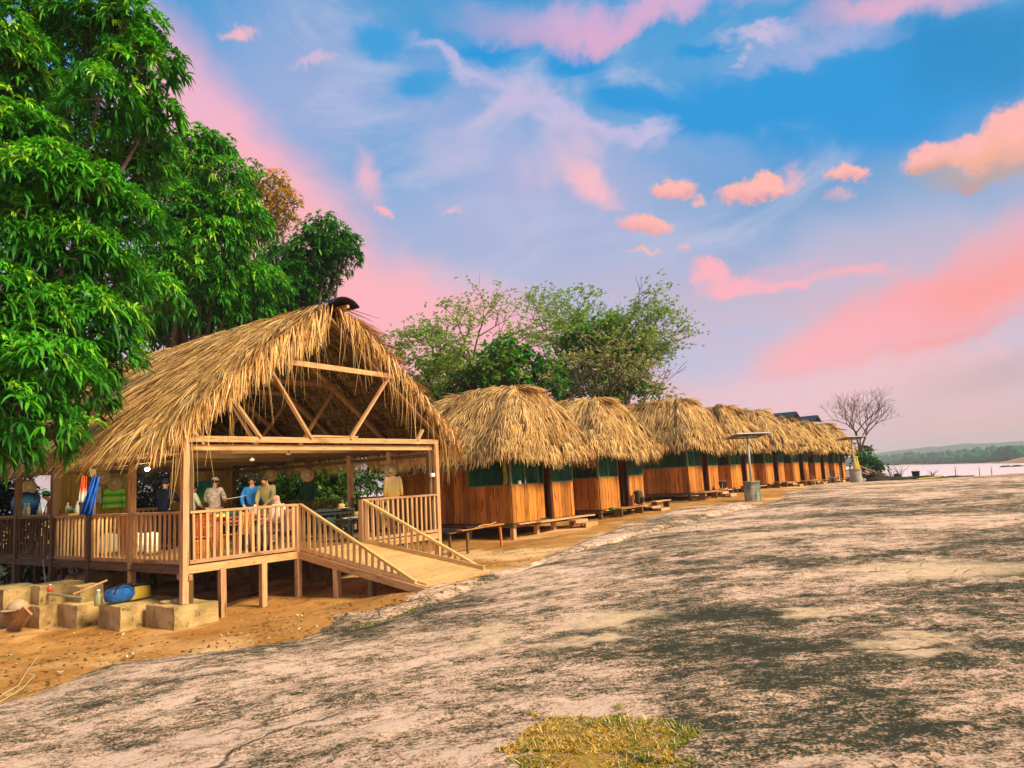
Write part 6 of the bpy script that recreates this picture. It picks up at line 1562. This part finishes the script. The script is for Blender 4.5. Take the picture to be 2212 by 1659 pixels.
mb = MB(); rs = random.Random(9)
for k in range(46):
    q = place(1890 + k * 4.6 + rs.uniform(-3, 3), 1034 - k * .05, 49 + rs.uniform(-1.5, 2.5)); r = rs.uniform(.25, .6) * (1 - k / 75)
    mb.lathe([(r * 1.2, -.1), (r, r * .22), (r * .6, r * .42), (0, r * .5)], tuple(q), 9, (1, 1, 1), sx=rs.uniform(1, 1.8))
tag(mb.build('dark_soil_bank', DKR, None, True), None, None, kind='structure')
# ------------------------------------------------------------ ground cover
def scatter_stuff(name, label, P, size, cols, seed, up=.4, kind='stuff'):
    rs = np.random.RandomState(seed); n = len(P); a = rs.uniform(0, 6.28, n); s = size * rs.uniform(.4, 1.3, n)
    d = np.stack([np.cos(a), np.sin(a), rs.uniform(-.1, up, n)], 1); e = np.stack([-np.sin(a), np.cos(a), rs.uniform(-.3, up, n)], 1) * .45
    V = np.stack([P - d * s[:, None], P - e * s[:, None], P + d * s[:, None], P + e * s[:, None]], 1) + [0, 0, .012]
    C = np.repeat((np.array(cols)[rs.randint(0, len(cols), n)] * rs.uniform(.7, 1.2, (n, 1)))[:, None], 4, 1)
    o = npmesh(name, V.reshape(-1, 3), np.arange(n * 4).reshape(n, 4), CLOTH, None, C.reshape(-1, 3)); return tag(o, label, None, kind=kind)
rs = np.random.RandomState(3)
pxs = rs.uniform(0, 1300, 9000); pys = 1240 + rs.uniform(0, 330, 9000) - (pxs - 300) * .02
Q = np.array([atz(a, b, .45) for a, b in zip(pxs, pys)]); k = (sdist(Q[:, 0], Q[:, 1], BD) < .3) & (np.hypot(Q[:, 0], Q[:, 1]) < 30); Q = Q[k]
wgt = np.array(fbm(Q[:, 0] * .7, Q[:, 1] * .7, 3, 44)); Q = Q[(wgt + rs.uniform(-.5, .5, len(Q))) > .05][:4200]
Q[:, 2] = np.maximum(ground_z(Q[:, 0], Q[:, 1]), rock_z(Q[:, 0], Q[:, 1]))
scatter_stuff('leaf_litter', 'dry leaves and pale chips scattered over the orange dirt', Q, .042, [(.75, .55, .32), (.40, .20, .07), (.16, .07, .03), (.60, .36, .14), (.10, .05, .02)], 4)
def blades(name, label, P, h, w, cols, seed, lay=.5):
    rs = np.random.RandomState(seed); n = len(P); a = rs.uniform(0, 6.28, n); hh = h * rs.uniform(.4, 1.3, n)[:, None]; ly = rs.uniform(.1, lay, n)[:, None] * 2
    d = np.stack([np.cos(a), np.sin(a), 0 * a], 1) * ly + [0, 0, 1.]; d /= np.linalg.norm(d, axis=1, keepdims=True); s = np.stack([-np.sin(a), np.cos(a), 0 * a], 1) * w
    m_ = P + d * hh * .55; t_ = P + d * hh + np.stack([np.cos(a), np.sin(a), -.3 + 0 * a], 1) * hh * .25
    V = np.stack([P - s, P + s, m_ + s * .8, t_, m_ - s * .8], 1); b = np.arange(n)[:, None] * 5
    C = np.repeat((np.array(cols)[rs.randint(0, len(cols), n)] * rs.uniform(.7, 1.25, (n, 1)))[:, None], 5, 1)
    o = npmesh(name, V.reshape(-1, 3), b + np.array([[0, 1, 2, 3, 4]]), LEAF, None, C.reshape(-1, 3)); return tag(o, label, None, kind='stuff')
c0 = np.array(atz(1275, 1640, 1.1)); e1 = np.array(atz(1085, 1640, 1.1)); e2 = np.array(atz(1465, 1640, 1.1)); top_ = np.array(atz(1300, 1548, 1.1))
rx = (e2[0] - e1[0]) / 2 * 1.06; ry = (top_[1] - c0[1]) * 1.04
n = 34000; a = rs.uniform(0, 6.28, n); r = np.sqrt(rs.uniform(0, 1, n)) + np.abs(rs.normal(0, .07, n)); ed = 1 + .12 * np.sin(3 * a + 1) + .08 * np.sin(7 * a) + .06 * np.sin(13 * a)
X = c0[0] + np.cos(a) * r * rx * ed; Y = c0[1] + np.sin(a) * r * ry * ed * np.where(np.sin(a) < 0, 1.3, 1); pn = np.array(fbm(X * 6, Y * 6, 3, 9))
pts = np.stack([X, Y, rock_z(X, Y) - .004], 1); k = (r < .90 + .5 * pn)
pts = pts[k]; pn = pn[k]
blades('grass_patch', 'round patch of short dry golden grass and moss on the rock in the foreground', pts[pn < .16], .025, .0032, [(.90, .46, .04), (.98, .58, .08), (.80, .38, .03), (.52, .36, .03), (.28, .30, .02), (1.0, .76, .36)], 5, .8)
blades('grass_patch', 'green tufts inside the round dry grass patch on the rock', pts[pn >= .16], .025, .0032, [(.24, .30, .02), (.40, .36, .03), (.56, .42, .05)], 6, .6)
k = rs.rand(len(pts)) < .035; blades('dry_straw', 'pale dead stalks lying across the round grass patch', pts[k] + [0, 0, .012], .060, .0026, [(.85, .68, .42), (.75, .55, .30)], 7, 3.0)
# soil under the patch
vs = [(c0[0], c0[1], 0)]; nn_ = 40
for ring in (.45, .82):
    for i in range(nn_): a_ = 2 * pi * i / nn_; vs.append((c0[0] + cos(a_) * rx * ring * (1 + .12 * sin(3 * a_ + 1)), c0[1] + sin(a_) * ry * ring * (1.3 if sin(a_) < 0 else 1) * (1 + .12 * sin(3 * a_ + 1)), 0))
V = np.array(vs); V[:, 2] = rock_z(V[:, 0], V[:, 1]) + .006
fs = [(0, 1 + i, 1 + (i + 1) % nn_) for i in range(nn_)]; fq = [(1 + i, 1 + nn_ + i, 1 + nn_ + (i + 1) % nn_, 1 + (i + 1) % nn_) for i in range(nn_)]
o = npmesh('moss_soil', V, [np.array(fs), np.array(fq)], plain('moss_soil', (.50, .28, .05), .95, .1, .5, 30)); tag(o, None, None, kind='structure')
# grass tufts on the dirt
T_ = []
for px, py, n, s in ((280, 1462, 420, .35), (450, 1452, 120, .2), (820, 1395, 160, .4), (870, 1368, 120, .35), (1480, 1148, 250, .9), (1440, 1160, 200, .6), (1350, 1172, 120, .5), (1330, 1120, 260, .7), (1130, 1175, 160, .8), (1590, 1108, 160, .8), (1060, 1205, 60, .6)):
    p = atz(px, py, .25 if py > 1400 else (.5 if py > 1300 else 1.05)); q = rs.normal(0, 1, (n, 2)) * s * [1, .45]; T_.append(np.stack([p[0] + q[:, 0], p[1] + q[:, 1]], 1))
T_ = np.concatenate(T_); z = np.maximum(ground_z(T_[:, 0], T_[:, 1]), rock_z(T_[:, 0], T_[:, 1])); 
blades('ground_grass', 'thin green grass tufts along the edge of the rock and dirt', np.stack([T_[:, 0], T_[:, 1], z - .005], 1), .06, .005, [(.14, .22, .02), (.25, .28, .04), (.40, .32, .08)], 8, .9)
# loose wire at the left
pts_ = [atz(-5, 1512, .22), atz(40, 1485, .25), atz(58, 1455, .28), atz(80, 1424, .2)]
o = MB().tube([tuple(q + [0, 0, .03]) for q in pts_], .006, 5).build('rope', plain('pale_rope', (.80, .60, .32), .8)); tag(o, 'thin pale rope lying across the dirt at the left', 'rope')
pts_ = [atz(0, 1520, .22), atz(50, 1490, .24), atz(75, 1462, .22), atz(60, 1458, .24)]
o = MB().tube([tuple(q + [0, 0, .025]) for q in pts_], .006, 5).build('rope', bpy.data.materials['pale_rope']); tag(o, 'looped end of pale rope lying on the dirt at the left', 'rope')
# loose dark flakes on the rock
for k, (px, py, s, lb) in enumerate(((1865, 1305, (.75, .05, .04), 'thin dark crack ridge in the rock, upper middle'), (2240 * .885 + 250, 1590 * .885 + 160, (.2, .04, .03), 'x'),)):
    if lb == 'x': continue

# ------------------------------------------------------------ air
m = bpy.data.materials.new('haze'); m.use_nodes = True; nt = m.node_tree; nt.nodes.clear()
v = N('ShaderNodeVolumePrincipled'); v.inputs['Color'].default_value = (.98, .90, .92, 1); v.inputs['Density'].default_value = .00042; v.inputs['Anisotropy'].default_value = .0
o_ = N('ShaderNodeOutputMaterial'); L(v.outputs[0], o_.inputs['Volume'])
mb = MB(); X0, X1, Y0, Y1, Z0, Z1 = -3300, 6300, -900, 4800, -9, 62
mb.add([(X0, Y0, Z0), (X1, Y0, Z0), (X1, Y1, Z0), (X0, Y1, Z0), (X0, Y0, Z1), (X1, Y0, Z1), (X1, Y1, Z1), (X0, Y1, Z1)], [(3, 2, 1, 0), (4, 5, 6, 7), (0, 1, 5, 4), (1, 2, 6, 5), (2, 3, 7, 6), (3, 0, 4, 7)])
o = mb.build('haze', m); tag(o, 'faint pale evening haze filling the air', None, kind='stuff')
